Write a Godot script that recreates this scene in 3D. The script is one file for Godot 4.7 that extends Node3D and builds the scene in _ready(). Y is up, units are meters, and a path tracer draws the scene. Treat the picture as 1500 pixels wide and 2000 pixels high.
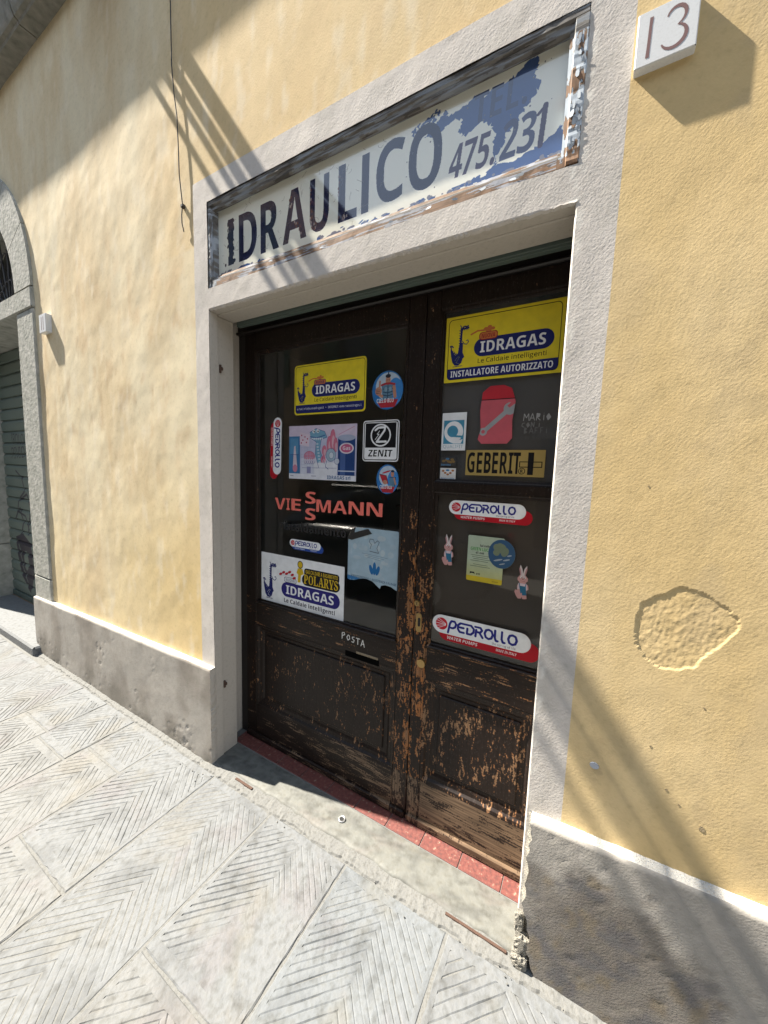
extends Node3D
# A plumber's doorway in a sunlit ochre street wall. Wall face is z = 0, x runs along the wall, street is +z, ground y = 0.

var M := {}
var rng := RandomNumberGenerator.new()
var taken := {}

# ---------------------------------------------------------------- helpers: nodes
func numbered(called: String) -> String:
	if not taken.has(called):
		taken[called] = 0
		return called
	taken[called] += 1
	return "%s_%03d" % [called, taken[called]]

func tag(o: Node, label: String, category: String, group := "") -> Node:
	o.set_meta("label", label)
	o.set_meta("category", category)
	if group != "":
		o.set_meta("group", group)
	return o

func thing(called: String, label: String, category: String, at := Vector3.ZERO, group := "") -> Node3D:
	var o := Node3D.new()
	o.name = numbered(called)
	add_child(o)
	o.position = at
	tag(o, label, category, group)
	return o

func part_node(called: String, parent: Node, at := Vector3.ZERO) -> Node3D:
	var o := Node3D.new()
	o.name = called
	parent.add_child(o, true)
	o.position = at
	return o

func put(called: String, mesh: Mesh, mat: Material, parent: Node, at := Vector3.ZERO) -> MeshInstance3D:
	var o := MeshInstance3D.new()
	o.name = numbered(called) if parent == self else called
	o.mesh = mesh
	o.material_override = mat
	parent.add_child(o, true)
	o.position = at
	return o

# ---------------------------------------------------------------- helpers: noise, textures
func noise(sd: int, freq: float, octs := 3, kind := FastNoiseLite.TYPE_SIMPLEX_SMOOTH) -> FastNoiseLite:
	var n := FastNoiseLite.new()
	n.seed = sd
	n.noise_type = kind
	n.frequency = freq
	n.fractal_type = FastNoiseLite.FRACTAL_FBM if octs > 1 else FastNoiseLite.FRACTAL_NONE
	n.fractal_octaves = octs
	return n

func tex(img: Image) -> ImageTexture:
	return ImageTexture.create_from_image(img)

func lin(r: float, g: float, b: float) -> Color:
	return Color(r, g, b).linear_to_srgb()

# grey noise picture mapped through a colour ramp (linear colours)
func ramp_image(n: FastNoiseLite, w: int, h: int, stops: Array) -> Image:
	var src := n.get_seamless_image(w, h)
	src.convert(Image.FORMAT_L8)
	var lut := []
	for i in 256:
		var t := i / 255.0
		var c: Color = stops[0][1]
		for k in range(1, stops.size()):
			if t >= stops[k - 1][0]:
				var f: float = clampf((t - stops[k - 1][0]) / max(0.0001, stops[k][0] - stops[k - 1][0]), 0, 1)
				c = (stops[k - 1][1] as Color).lerp(stops[k][1], f)
		lut.append(c.linear_to_srgb())
	var d := src.get_data()
	var out := PackedByteArray()
	out.resize(w * h * 3)
	for i in w * h:
		var c: Color = lut[d[i]]
		out[i * 3] = int(c.r * 255.0)
		out[i * 3 + 1] = int(c.g * 255.0)
		out[i * 3 + 2] = int(c.b * 255.0)
	return Image.create_from_data(w, h, false, Image.FORMAT_RGB8, out)

func mat(c: Color, rough := 0.9, albedo: Texture2D = null, bump: Texture2D = null, bump_cm := 0.0, scale := 1.0, vcol := false) -> StandardMaterial3D:
	var m := StandardMaterial3D.new()
	m.albedo_color = c
	m.roughness = rough
	m.vertex_color_use_as_albedo = vcol
	if albedo:
		m.albedo_texture = albedo
	if bump:
		m.heightmap_enabled = true
		m.heightmap_texture = bump
		m.heightmap_scale = bump_cm
	if albedo or bump:
		m.uv1_triplanar = true
		m.uv1_world_triplanar = true
		m.uv1_triplanar_sharpness = 6.0
		m.uv1_scale = Vector3.ONE * scale
	return m

# ---------------------------------------------------------------- helpers: meshes
func arr_mesh(v: PackedVector3Array, n: PackedVector3Array, idx: PackedInt32Array, col := PackedColorArray(), uv := PackedVector2Array()) -> ArrayMesh:
	var a := []
	a.resize(Mesh.ARRAY_MAX)
	a[Mesh.ARRAY_VERTEX] = v
	a[Mesh.ARRAY_NORMAL] = n
	if col.size() > 0:
		a[Mesh.ARRAY_COLOR] = col
	if uv.size() > 0:
		a[Mesh.ARRAY_TEX_UV] = uv
	if idx.size() > 0:
		a[Mesh.ARRAY_INDEX] = idx
	var m := ArrayMesh.new()
	m.add_surface_from_arrays(Mesh.PRIMITIVE_TRIANGLES, a)
	return m

# upright sheet facing +z: zf(x, y) gives its relief, cf(x, y) its colour, skip(x, y) its openings
func wall_grid(xs: Array, ys: Array, zf: Callable, cf: Callable, skip: Callable) -> ArrayMesh:
	var v := PackedVector3Array()
	var n := PackedVector3Array()
	var c := PackedColorArray()
	var uv := PackedVector2Array()
	var idx := PackedInt32Array()
	var nx := xs.size()
	var ny := ys.size()
	for j in ny:
		for i in nx:
			v.append(Vector3(xs[i], ys[j], zf.call(xs[i], ys[j])))
			c.append(cf.call(xs[i], ys[j]))
			uv.append(Vector2(xs[i], ys[j]))
	for j in ny:
		for i in nx:
			var i0: int = max(i - 1, 0)
			var i1: int = min(i + 1, nx - 1)
			var j0: int = max(j - 1, 0)
			var j1: int = min(j + 1, ny - 1)
			n.append((v[j * nx + i1] - v[j * nx + i0]).cross(v[j1 * nx + i] - v[j0 * nx + i]).normalized())
	for j in ny - 1:
		for i in nx - 1:
			if skip.call((xs[i] + xs[i + 1]) * 0.5, (ys[j] + ys[j + 1]) * 0.5):
				continue
			var a := j * nx + i
			idx.append_array(PackedInt32Array([a, a + nx, a + nx + 1, a, a + nx + 1, a + 1]))
	return arr_mesh(v, n, idx, c, uv)

# steps from a to b, marks kept as exact grid lines
func span(marks: Array, steps: Array) -> Array:
	var out := []
	for k in marks.size() - 1:
		var cnt: int = max(1, int(ceil((marks[k + 1] - marks[k]) / steps[k])))
		for i in cnt:
			out.append(lerpf(marks[k], marks[k + 1], float(i) / cnt))
	out.append(marks[-1])
	return out

# rows of points joined into a skin (flat faces), normals turned towards hint
func skin(rows: Array, hint: Vector3, cf = null, smooth := false) -> ArrayMesh:
	var st := SurfaceTool.new()
	st.begin(Mesh.PRIMITIVE_TRIANGLES)
	st.set_smooth_group(0 if smooth else -1)
	for r in rows.size() - 1:
		var A: Array = rows[r]
		var B: Array = rows[r + 1]
		for i in A.size() - 1:
			quad(st, A[i], A[i + 1], B[i + 1], B[i], hint, cf)
	st.generate_normals()
	return st.commit()

func quad(st: SurfaceTool, a: Vector3, b: Vector3, c: Vector3, d: Vector3, hint: Vector3, cf = null) -> void:
	var nn := (c - a).cross(b - a) + (d - a).cross(c - a)
	var q := [a, b, c, a, c, d]
	if nn.dot(hint) < 0:
		q = [a, c, b, a, d, c]
	for p in q:
		if cf != null:
			st.set_color(cf.call(p))
		st.set_uv(Vector2(p.x, p.y))
		st.add_vertex(p)

# box with chamfered edges
func bev_box(st: SurfaceTool, lo: Vector3, hi: Vector3, b := 0.002) -> void:
	var c := (lo + hi) * 0.5
	var h := (hi - lo) * 0.5
	b = min(b, min(h.x, min(h.y, h.z)) * 0.9)
	st.set_smooth_group(-1)
	for ax in 3:
		for s in [-1.0, 1.0]:
			var u := (ax + 1) % 3
			var w := (ax + 2) % 3
			var p := []
			for k in [[-1, -1], [1, -1], [1, 1], [-1, 1]]:
				var q := Vector3.ZERO
				q[ax] = s * h[ax]
				q[u] = k[0] * (h[u] - b)
				q[w] = k[1] * (h[w] - b)
				p.append(c + q)
			var hint := Vector3.ZERO
			hint[ax] = s
			quad(st, p[0], p[1], p[2], p[3], hint)
	for ax in 3:
		var u := (ax + 1) % 3
		var w := (ax + 2) % 3
		for su in [-1.0, 1.0]:
			for sw in [-1.0, 1.0]:
				var p := []
				for k in [[-1, 0], [1, 0], [1, 1], [-1, 1]]:
					var q := Vector3.ZERO
					q[ax] = k[0] * (h[ax] - b)
					q[u] = su * (h[u] if k[1] == 0 else h[u] - b)
					q[w] = sw * (h[w] - b if k[1] == 0 else h[w])
					p.append(c + q)
				var hint := Vector3.ZERO
				hint[u] = su
				hint[w] = sw
				quad(st, p[0], p[1], p[2], p[3], hint)

func box(lo: Vector3, hi: Vector3, b := 0.002) -> ArrayMesh:
	var st := SurfaceTool.new()
	st.begin(Mesh.PRIMITIVE_TRIANGLES)
	bev_box(st, lo, hi, b)
	st.generate_normals()
	return st.commit()

# flat outline (metres, y up) given thickness t towards +z from z = 0; uv runs over its bounding box
func plate(pts: PackedVector2Array, t: float, size: Vector2) -> ArrayMesh:
	var st := SurfaceTool.new()
	st.begin(Mesh.PRIMITIVE_TRIANGLES)
	st.set_smooth_group(-1)
	var tri := Geometry2D.triangulate_polygon(pts)
	for k in range(0, tri.size(), 3):
		var a := pts[tri[k]]
		var b := pts[tri[k + 1]]
		var c := pts[tri[k + 2]]
		if (b - a).cross(c - a) > 0:
			var s := b
			b = c
			c = s
		for p in [a, b, c]:
			st.set_uv(Vector2(p.x / size.x + 0.5, 0.5 - p.y / size.y))
			st.add_vertex(Vector3(p.x, p.y, t))
	for k in pts.size():
		var a := pts[k]
		var b := pts[(k + 1) % pts.size()]
		var out := Vector3(b.y - a.y, a.x - b.x, 0)
		if Geometry2D.is_polygon_clockwise(pts):
			out = -out
		var q := [Vector3(a.x, a.y, 0), Vector3(b.x, b.y, 0), Vector3(b.x, b.y, t), Vector3(a.x, a.y, t)]
		var nn: Vector3 = (q[2] - q[0]).cross(q[1] - q[0])
		var o := [0, 1, 2, 0, 2, 3] if nn.dot(out) > 0 else [0, 2, 1, 0, 3, 2]
		for i in o:
			var p: Vector3 = q[i]
			st.set_uv(Vector2(clampf(p.x / size.x * 0.98 + 0.5, 0.01, 0.99), clampf(0.5 - p.y / size.y * 0.98, 0.01, 0.99)))
			st.add_vertex(p)
	st.generate_normals()
	return st.commit()

func round_rect(w: float, h: float, r: float, seg := 6) -> PackedVector2Array:
	var p := PackedVector2Array()
	r = min(r, min(w, h) * 0.4999)
	for k in 4:
		var c := Vector2((w * 0.5 - r) * (1 if k in [0, 3] else -1), (h * 0.5 - r) * (1 if k < 2 else -1))
		for i in seg + 1:
			var a := (k + float(i) / seg) * PI * 0.5
			p.append(c + Vector2(cos(a), sin(a)) * r)
	return p

func disc(rx: float, ry: float, seg := 40) -> PackedVector2Array:
	var p := PackedVector2Array()
	for i in seg:
		p.append(Vector2(cos(TAU * i / seg) * rx, sin(TAU * i / seg) * ry))
	return p

func tube(pts: Array, r: float, seg := 8) -> ArrayMesh:
	var rows := []
	for i in pts.size():
		var d: Vector3 = (pts[min(i + 1, pts.size() - 1)] - pts[max(i - 1, 0)]).normalized()
		var u := d.cross(Vector3(0.31, 0.2, 0.93) if abs(d.y) > 0.7 else Vector3.UP).normalized()
		var w := d.cross(u)
		var row := []
		for k in seg + 1:
			row.append(pts[i] + (u * cos(TAU * k / seg) + w * sin(TAU * k / seg)) * r)
		rows.append(row)
	var st := SurfaceTool.new()
	st.begin(Mesh.PRIMITIVE_TRIANGLES)
	st.set_smooth_group(0)
	for i in rows.size() - 1:
		for k in seg:
			var mid: Vector3 = (rows[i][k] + rows[i][k + 1]) * 0.5 - pts[i]
			quad(st, rows[i][k], rows[i][k + 1], rows[i + 1][k + 1], rows[i + 1][k], mid)
	st.generate_normals()
	return st.commit()

# rough lump of stone
func lump(size: Vector3, sd: int, rough := 0.35) -> ArrayMesh:
	var s := SphereMesh.new()
	s.radial_segments = 20
	s.rings = 12
	s.radius = 0.5
	s.height = 1.0
	var a := s.get_mesh_arrays()
	var v: PackedVector3Array = a[Mesh.ARRAY_VERTEX]
	var n := noise(sd, 1.9, 4)
	var st := SurfaceTool.new()
	st.begin(Mesh.PRIMITIVE_TRIANGLES)
	st.set_smooth_group(-1)
	for i in a[Mesh.ARRAY_INDEX]:
		var p: Vector3 = v[i]
		p = p * (1.0 + rough * 1.6 * n.get_noise_3dv(p * 1.7))
		st.add_vertex(Vector3(clampf(p.x, -0.42, 0.42), clampf(p.y, -0.42, 0.42), clampf(p.z, -0.42, 0.42)) * 1.2 * size)
	st.generate_normals()
	return st.commit()

# ---------------------------------------------------------------- flat print: a small painter (centimetres, y down)
class Art:
	var img: Image
	var s := 20.0
	func _init(w: float, h: float, bg: Color, px := 13.0) -> void:
		s = px
		img = Image.create(int(ceil(w * s)), int(ceil(h * s)), false, Image.FORMAT_RGB8)
		img.fill(bg)
	func poly(pts: Array, c: Color) -> void:
		var y0 := 1e9
		var y1 := -1e9
		var n := pts.size()
		for p in pts:
			y0 = min(y0, p.y * s)
			y1 = max(y1, p.y * s)
		for y in range(max(0, int(ceil(y0 - 0.5))), min(img.get_height(), int(ceil(y1 - 0.5)))):
			var yc := y + 0.5
			var xs := []
			for i in n:
				var a: Vector2 = pts[i] * s
				var b: Vector2 = pts[(i + 1) % n] * s
				if (a.y <= yc) != (b.y <= yc):
					xs.append(a.x + (yc - a.y) / (b.y - a.y) * (b.x - a.x))
			xs.sort()
			for k in range(0, xs.size() - 1, 2):
				var x0: int = max(0, int(ceil(xs[k] - 0.5)))
				var x1: int = min(img.get_width(), int(ceil(xs[k + 1] - 0.5)))
				if x1 > x0:
					img.fill_rect(Rect2i(x0, y, x1 - x0, 1), c)
	func rect(x: float, y: float, w: float, h: float, c: Color) -> void:
		img.fill_rect(Rect2i(int(round(x * s)), int(round(y * s)), max(1, int(round(w * s))), max(1, int(round(h * s)))), c)
	func ell(x: float, y: float, rx: float, ry: float, c: Color, seg := 36, turn := 0.0) -> void:
		var p := []
		for i in seg:
			p.append(Vector2(x, y) + Vector2(cos(TAU * i / seg) * rx, sin(TAU * i / seg) * ry).rotated(turn))
		poly(p, c)
	func rrect(x: float, y: float, w: float, h: float, r: float, c: Color) -> void:
		var p := []
		r = min(r, min(w, h) * 0.5)
		for k in 4:
			var o := Vector2(x + (w - r if k in [0, 3] else r), y + (h - r if k < 2 else r))
			for i in 9:
				var a := (k + i / 8.0) * PI * 0.5
				p.append(o + Vector2(cos(a), sin(a)) * r)
		poly(p, c)
	func line(pts: Array, w: float, c: Color) -> void:
		for i in pts.size() - 1:
			var a: Vector2 = pts[i]
			var b: Vector2 = pts[i + 1]
			var o := (b - a).orthogonal().normalized() * w * 0.5
			poly([a + o, b + o, b - o, a - o], c)
		for p in pts:
			ell(p.x, p.y, w * 0.5, w * 0.5, c, 10)
	func arc(x: float, y: float, rx: float, ry: float, a0: float, a1: float, w: float, c: Color) -> void:
		var p := []
		for i in 17:
			var a := deg_to_rad(lerpf(a0, a1, i / 16.0))
			p.append(Vector2(x + cos(a) * rx, y + sin(a) * ry))
		line(p, w, c)
	# text fitted into the box x, y, w, h (ink to ink); w 0 keeps the font's own width; turn in degrees, lean as shear
	func text(t: String, x: float, y: float, w: float, h: float, c: Color, bold := true, turn := 0.0, lean := 0.0, serif := false) -> void:
		var f := SystemFont.new()
		f.font_names = PackedStringArray(["Droid Serif" if serif else "Droid Sans"])
		f.font_weight = 700 if bold else 400
		var tm := TextMesh.new()
		tm.font = f
		tm.font_size = 48
		tm.pixel_size = 0.01
		tm.depth = 0.0
		tm.text = t
		var a := tm.get_mesh_arrays()
		var v: PackedVector3Array = a[Mesh.ARRAY_VERTEX]
		if v.size() == 0:
			return
		var idx: PackedInt32Array = a[Mesh.ARRAY_INDEX] if a[Mesh.ARRAY_INDEX] != null else PackedInt32Array(range(v.size()))
		var lo := Vector2(1e9, 1e9)
		var hi := Vector2(-1e9, -1e9)
		for p in v:
			lo = lo.min(Vector2(p.x, p.y))
			hi = hi.max(Vector2(p.x, p.y))
		var sc := Vector2(h / (hi.y - lo.y), h / (hi.y - lo.y))
		if w > 0:
			sc.x = w / (hi.x - lo.x)
		for k in range(0, idx.size(), 3):
			var q := []
			for m in 3:
				var p := Vector2((v[idx[k + m]].x - lo.x) * sc.x, (hi.y - v[idx[k + m]].y) * sc.y)
				p.x += (h - p.y) * lean
				q.append(Vector2(x, y) + p.rotated(deg_to_rad(turn)))
			poly(q, c)

# ---------------------------------------------------------------- where things are
const OX0 := -1.69      # doorway, left and right edge
const OX1 := -0.104
const OY1 := 2.388      # underside of the lintel
const SX0 := -1.795     # painted surround
const SX1 := 0.0
const SY1 := 2.982
const SILL := 0.018
const DZ := -0.228      # face of the door leaves
const GZ := -0.246      # face of the door glass
var n_big := FastNoiseLite.new()
var n_mid := FastNoiseLite.new()
var n_fine := FastNoiseLite.new()
var n_streak := FastNoiseLite.new()
var n_blot := FastNoiseLite.new()
var patch_poly := PackedVector2Array()

func mixc(a: Color, b: Color, t: float) -> Color:
	return a.lerp(b, clampf(t, 0, 1))

func wall_color(x: float, y: float) -> Color:
	var big := n_blot.get_noise_2d(x * 1.0, y * 0.7)
	var st := n_streak.get_noise_2d(x * 3.2, y * 0.45)
	var fi := n_fine.get_noise_2d(x * 0.35, y * 0.35)
	var ochre := Color(0.575, 0.43, 0.215)
	if x > -0.06:
		var c := mixc(ochre, Color(0.62, 0.485, 0.275), 0.40 + big * 1.1 + st * 0.6)
		# faint tide marks and dust over the lower wall
		c = mixc(c, Color(0.50, 0.385, 0.215), clampf((n_mid.get_noise_2d(x * 0.35 + 3.0, y * 0.22) + 0.5 * n_mid.get_noise_2d(x * 1.2, y * 1.0) - 0.12) * 1.6, 0, 0.55))
		return c * (1.0 + fi * 0.05)
	var pale := Color(0.66, 0.575, 0.40)
	var peach := Color(0.585, 0.465, 0.285)
	var c := mixc(peach, pale, 0.56 + big * 1.3 + st * 0.6)
	var yellow := clampf((x + 2.75) * 1.1 + 0.15 + big * 0.6, 0, 1) * clampf((1.75 - y) * 1.3, 0, 1)
	yellow = max(yellow, clampf((1.3 - y) * 0.9 + big, 0, 1) * 0.65)
	c = mixc(c, Color(0.605, 0.455, 0.215), yellow * 0.9)
	if y > 2.7 and x > -2.3:
		c = mixc(c, Color(0.60, 0.44, 0.22), clampf((x + 2.3) * 1.2, 0, 0.75))
	# rusty seepage and rough repairs
	var rust := clampf((n_mid.get_noise_2d(x * 0.8 + 7.0, y * 0.35) - 0.16) * 3.2, 0, 1) * clampf(1.2 - abs(y - 2.25) * 0.9, 0, 1)
	c = mixc(c, Color(0.46, 0.31, 0.165), rust * 0.42)
	c = mixc(c, Color(0.70, 0.62, 0.47), clampf((n_mid.get_noise_2d(x * 0.9 - 3.0, y * 0.3 + 9.0) - 0.2) * 3.0, 0, 1) * 0.5)
	return c * (1.0 + fi * 0.07)

func wall_relief(x: float, y: float) -> float:
	if x > -0.03:
		var z := n_big.get_noise_2d(x * 0.8, y * 0.8) * 0.0016 + n_mid.get_noise_2d(x, y) * 0.0004
		if x > 0.09 and x < 0.40 and y > 1.09 and y < 1.40 and Geometry2D.is_point_in_polygon(Vector2(x, y), patch_poly):
			z -= 0.0019 + n_fine.get_noise_2d(x * 1.7, y * 1.0) * 0.0007 + n_mid.get_noise_2d(x * 2.0, y * 2.0) * 0.0006
		return z
	var w := clampf((-1.7 - x) * 4.0, 0.35, 1)
	return (n_big.get_noise_2d(x, y) * 0.0034 + n_mid.get_noise_2d(x, y) * 0.0008 + n_fine.get_noise_2d(x, y) * 0.0003) * w

func surround_color(p: Vector3) -> Color:
	var f := n_fine.get_noise_2d(p.x * 0.4, p.y * 0.4) * 0.05 + n_blot.get_noise_2d(p.x * 1.6, p.y * 1.2) * 0.10
	var c := Color(0.53, 0.495, 0.462) * (1.0 + f)
	c = mixc(c, Color(0.42, 0.395, 0.36), clampf((n_mid.get_noise_2d(p.x * 0.5 + 21.0, p.y * 0.35) + 0.4 * n_mid.get_noise_2d(p.x * 2.0, p.y * 2.0) - 0.15) * 1.8, 0, 0.5))
	# chips show the white lime under the paint
	var chip := n_mid.get_noise_2d(p.x * 5.0 + 3.0, p.y * 2.4)
	if p.x > OX1 - 0.02 and p.x < OX1 + 0.022 and chip > 0.12:
		c = Color(0.60, 0.58, 0.54)
	return c

func surround_relief(x: float, y: float) -> float:
	var proud := lerpf(0.006, 0.0009, clampf((x + 0.30) / 0.26, 0, 1))
	var calm := clampf(-x * 12.0, 0.15, 1)
	var own := proud + (n_big.get_noise_2d(x * 1.2, y * 1.2) * 0.0018 + n_mid.get_noise_2d(x * 1.3, y * 1.3) * 0.0005 + n_fine.get_noise_2d(x, y) * 0.0003) * calm
	return lerpf(own, wall_relief(0.0, y), clampf((x + 0.07) / 0.07, 0, 1))

# how deep the plaster of the plinth has crumbled here, 0 to 1
func pitted(x: float, y: float) -> float:
	if x > -0.5:
		return clampf((n_fine.get_noise_2d(x * 0.55 + 5.0, y * 0.5) - 0.42) * 4.0, 0, 1) * 0.5
	var zone := n_blot.get_noise_2d(x * 2.4 + 8.0, y * 2.0) * 1.4 + (0.20 - y) * 2.2
	return clampf((n_fine.get_noise_2d(x * 0.75, y * 0.6) + n_mid.get_noise_2d(x * 2.0, y * 1.6) * 0.5 + zone * 0.55 - 0.62) * 2.6, 0, 1)

func plinth_color(p: Vector3) -> Color:
	var b := n_blot.get_noise_2d(p.x * 2.1 + 4.0, p.y * 1.6)
	var s := n_streak.get_noise_2d(p.x * 2.5, p.y * 1.1)
	var f := n_fine.get_noise_2d(p.x * 0.6, p.y * 0.6)
	var c := Color(0.325, 0.305, 0.278)
	if p.x < -1.0:
		c = mixc(c, Color(0.225, 0.203, 0.178), 0.30 + b * 1.6 + s * 0.9)
		var foot := clampf((0.10 + b * 0.22 + s * 0.10 + f * 0.06 - p.y) * 9.0, 0, 1)
		c = mixc(c, Color(0.15, 0.14, 0.12), foot * 0.6)
		if pitted(p.x, p.y) > 0.3:
			c = mixc(c, Color(0.40, 0.38, 0.35), 0.6)
	else:
		# soot and damp in ragged patches over the lower half, splashes of old paint
		var edge := 0.46 - clampf(p.x - 0.30, 0, 1) * 0.55 + b * 0.5 + s * 0.2 + f * 0.08
		var d := clampf((edge - p.y) * 7.0, 0, 1)
		c = mixc(c, Color(0.145, 0.13, 0.115), d * (0.80 + b * 0.5))
		c = mixc(c, Color(0.085, 0.085, 0.095), clampf((n_mid.get_noise_2d(p.x * 0.8, p.y * 0.8) - 0.1) * 3.0, 0, 0.6) * d)
		c = mixc(c, Color(0.19, 0.15, 0.095), clampf((n_mid.get_noise_2d(p.x * 1.1 + 30.0, p.y * 0.9) - 0.2) * 3.0, 0, 0.5) * d)
	return c * (1.0 + f * 0.12)

func build_materials() -> void:
	var grain_n := noise(11, 0.17, 3, FastNoiseLite.TYPE_VALUE_CUBIC)
	grain_n.fractal_gain = 0.65
	var grain := grain_n.get_seamless_image(1024, 1024)
	var grain_t := tex(grain)
	var coarse_t := tex(noise(12, 0.03, 5).get_seamless_image(1024, 1024))
	var daub_n := noise(17, 0.15, 3, FastNoiseLite.TYPE_VALUE_CUBIC)
	daub_n.fractal_gain = 0.6
	var daub_t := tex(daub_n.get_seamless_image(1024, 1024))
	M.grain = grain_t
	M.coarse = coarse_t
	var fleck := tex(ramp_image(noise(13, 0.05, 4), 512, 512, [[0.0, Color(0.84, 0.835, 0.82)], [0.30, Color(0.96, 0.96, 0.955)], [0.6, Color(1, 1, 1)], [1.0, Color(0.93, 0.925, 0.91)]]))
	M.fleck = fleck
	M.wall = mat(Color.WHITE, 0.95, fleck, grain_t, 0.036, 1.35, true)
	M.surround = mat(Color.WHITE, 0.93, fleck, daub_t, 0.055, 1.5, true)
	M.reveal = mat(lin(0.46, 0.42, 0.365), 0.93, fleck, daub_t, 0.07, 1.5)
	M.plinth = mat(Color.WHITE, 0.94, fleck, grain_t, 0.06, 1.5, true)
	M.lime = mat(lin(0.60, 0.585, 0.55), 0.95, fleck, coarse_t, 0.3, 4.0)  # paler than the plinth face: sun on the ledge put into the colour
	M.rubble = mat(lin(0.27, 0.255, 0.22), 0.95, fleck, coarse_t, 0.5, 7.0)
	var stone_t := tex(ramp_image(noise(14, 0.022, 5), 512, 512, [[0.0, Color(0.17, 0.175, 0.155)], [0.3, Color(0.27, 0.275, 0.245)], [0.55, Color(0.31, 0.31, 0.28)], [0.8, Color(0.36, 0.355, 0.325)], [1.0, Color(0.43, 0.42, 0.39)]]))
	M.stone = mat(Color.WHITE, 0.95, stone_t, coarse_t, 0.16, 0.8)
	M.cornice = mat(lin(0.62, 0.60, 0.57), 0.95, stone_t, coarse_t, 0.4, 0.9)
	var slab_t := tex(ramp_image(noise(15, 0.018, 6), 1024, 1024, [[0.0, Color(0.62, 0.60, 0.56)], [0.32, Color(0.88, 0.87, 0.84)], [0.5, Color(1, 1, 0.99)], [0.68, Color(1, 0.985, 0.95)], [1.0, Color(0.76, 0.73, 0.67)]]))
	M.slab_t = slab_t
	M.slabs = []
	for c in [Color(0.135, 0.143, 0.152), Color(0.130, 0.140, 0.149), Color(0.139, 0.144, 0.148), Color(0.131, 0.143, 0.156)]:
		M.slabs.append(mat(lin(c.r, c.g, c.b), 0.82, slab_t, coarse_t, 0.16, 1.15, true))
	M.mortar = mat(lin(0.140, 0.142, 0.140), 0.95, slab_t, coarse_t, 0.09, 3.0)
	M.street = mat(lin(0.135, 0.134, 0.128), 0.95, slab_t, coarse_t, 0.4, 0.7)
	M.sill = mat(lin(0.132, 0.135, 0.126), 0.7, slab_t, coarse_t, 0.12, 0.9, true)
	var red_t := tex(ramp_image(noise(16, 0.03, 5), 512, 512, [[0.0, Color(0.06, 0.034, 0.030)], [0.38, Color(0.118, 0.038, 0.033)], [0.6, Color(0.145, 0.045, 0.037)], [0.78, Color(0.15, 0.062, 0.05)], [0.86, Color(0.22, 0.165, 0.125)], [1.0, Color(0.27, 0.225, 0.18)]]))
	M.red_tile = mat(Color.WHITE, 0.55, red_t, coarse_t, 0.06, 3.0)
	M.marble = mat(lin(0.62, 0.63, 0.64), 0.35, fleck, null, 0.0, 5.0)
	M.engraved = mat(lin(0.16, 0.085, 0.085), 0.8)
	M.iron = mat(lin(0.05, 0.05, 0.055), 0.6)
	M.rust = mat(lin(0.085, 0.048, 0.034), 0.9, fleck, coarse_t, 0.2, 9.0)
	M.wire = mat(lin(0.045, 0.04, 0.035), 0.7)
	M.green_metal = mat(lin(0.085, 0.115, 0.10), 0.6, fleck, coarse_t, 0.08, 6.0)
	M.dark_wood = mat(lin(0.012, 0.009, 0.008), 0.5)
	M.brass = mat(lin(0.35, 0.24, 0.10), 0.35)
	M.brass.metallic = 0.85
	M.steel = mat(lin(0.5, 0.5, 0.5), 0.4)
	M.steel.metallic = 0.8
	M.black = mat(lin(0.012, 0.012, 0.012), 0.8)
	M.slot = mat(lin(0.004, 0.004, 0.004), 1.0)  # near black: stands in for the unlit opening of the slot
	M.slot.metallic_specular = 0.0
	M.inside = mat(lin(0.30, 0.285, 0.26), 0.95)
	M.shop_floor = mat(lin(0.16, 0.12, 0.09), 0.8)
	M.pane = StandardMaterial3D.new()
	M.pane.albedo_color = Color(0.5, 0.52, 0.5, 0.012)
	M.pane.transparency = BaseMaterial3D.TRANSPARENCY_ALPHA
	M.pane.roughness = 0.03
	M.board_grey = mat(lin(0.046, 0.046, 0.048), 0.5, fleck, null, 0.0, 2.5)
	M.board_brown = mat(lin(0.030, 0.021, 0.014), 0.5, fleck, null, 0.0, 2.5)

func planar(m: StandardMaterial3D, x0: float, x1: float, y0: float, y1: float) -> StandardMaterial3D:
	m.uv1_scale = Vector3(1.0 / (x1 - x0), -1.0 / (y1 - y0), 1)
	m.uv1_offset = Vector3(-x0 / (x1 - x0), y1 / (y1 - y0), 0)
	return m

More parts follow.
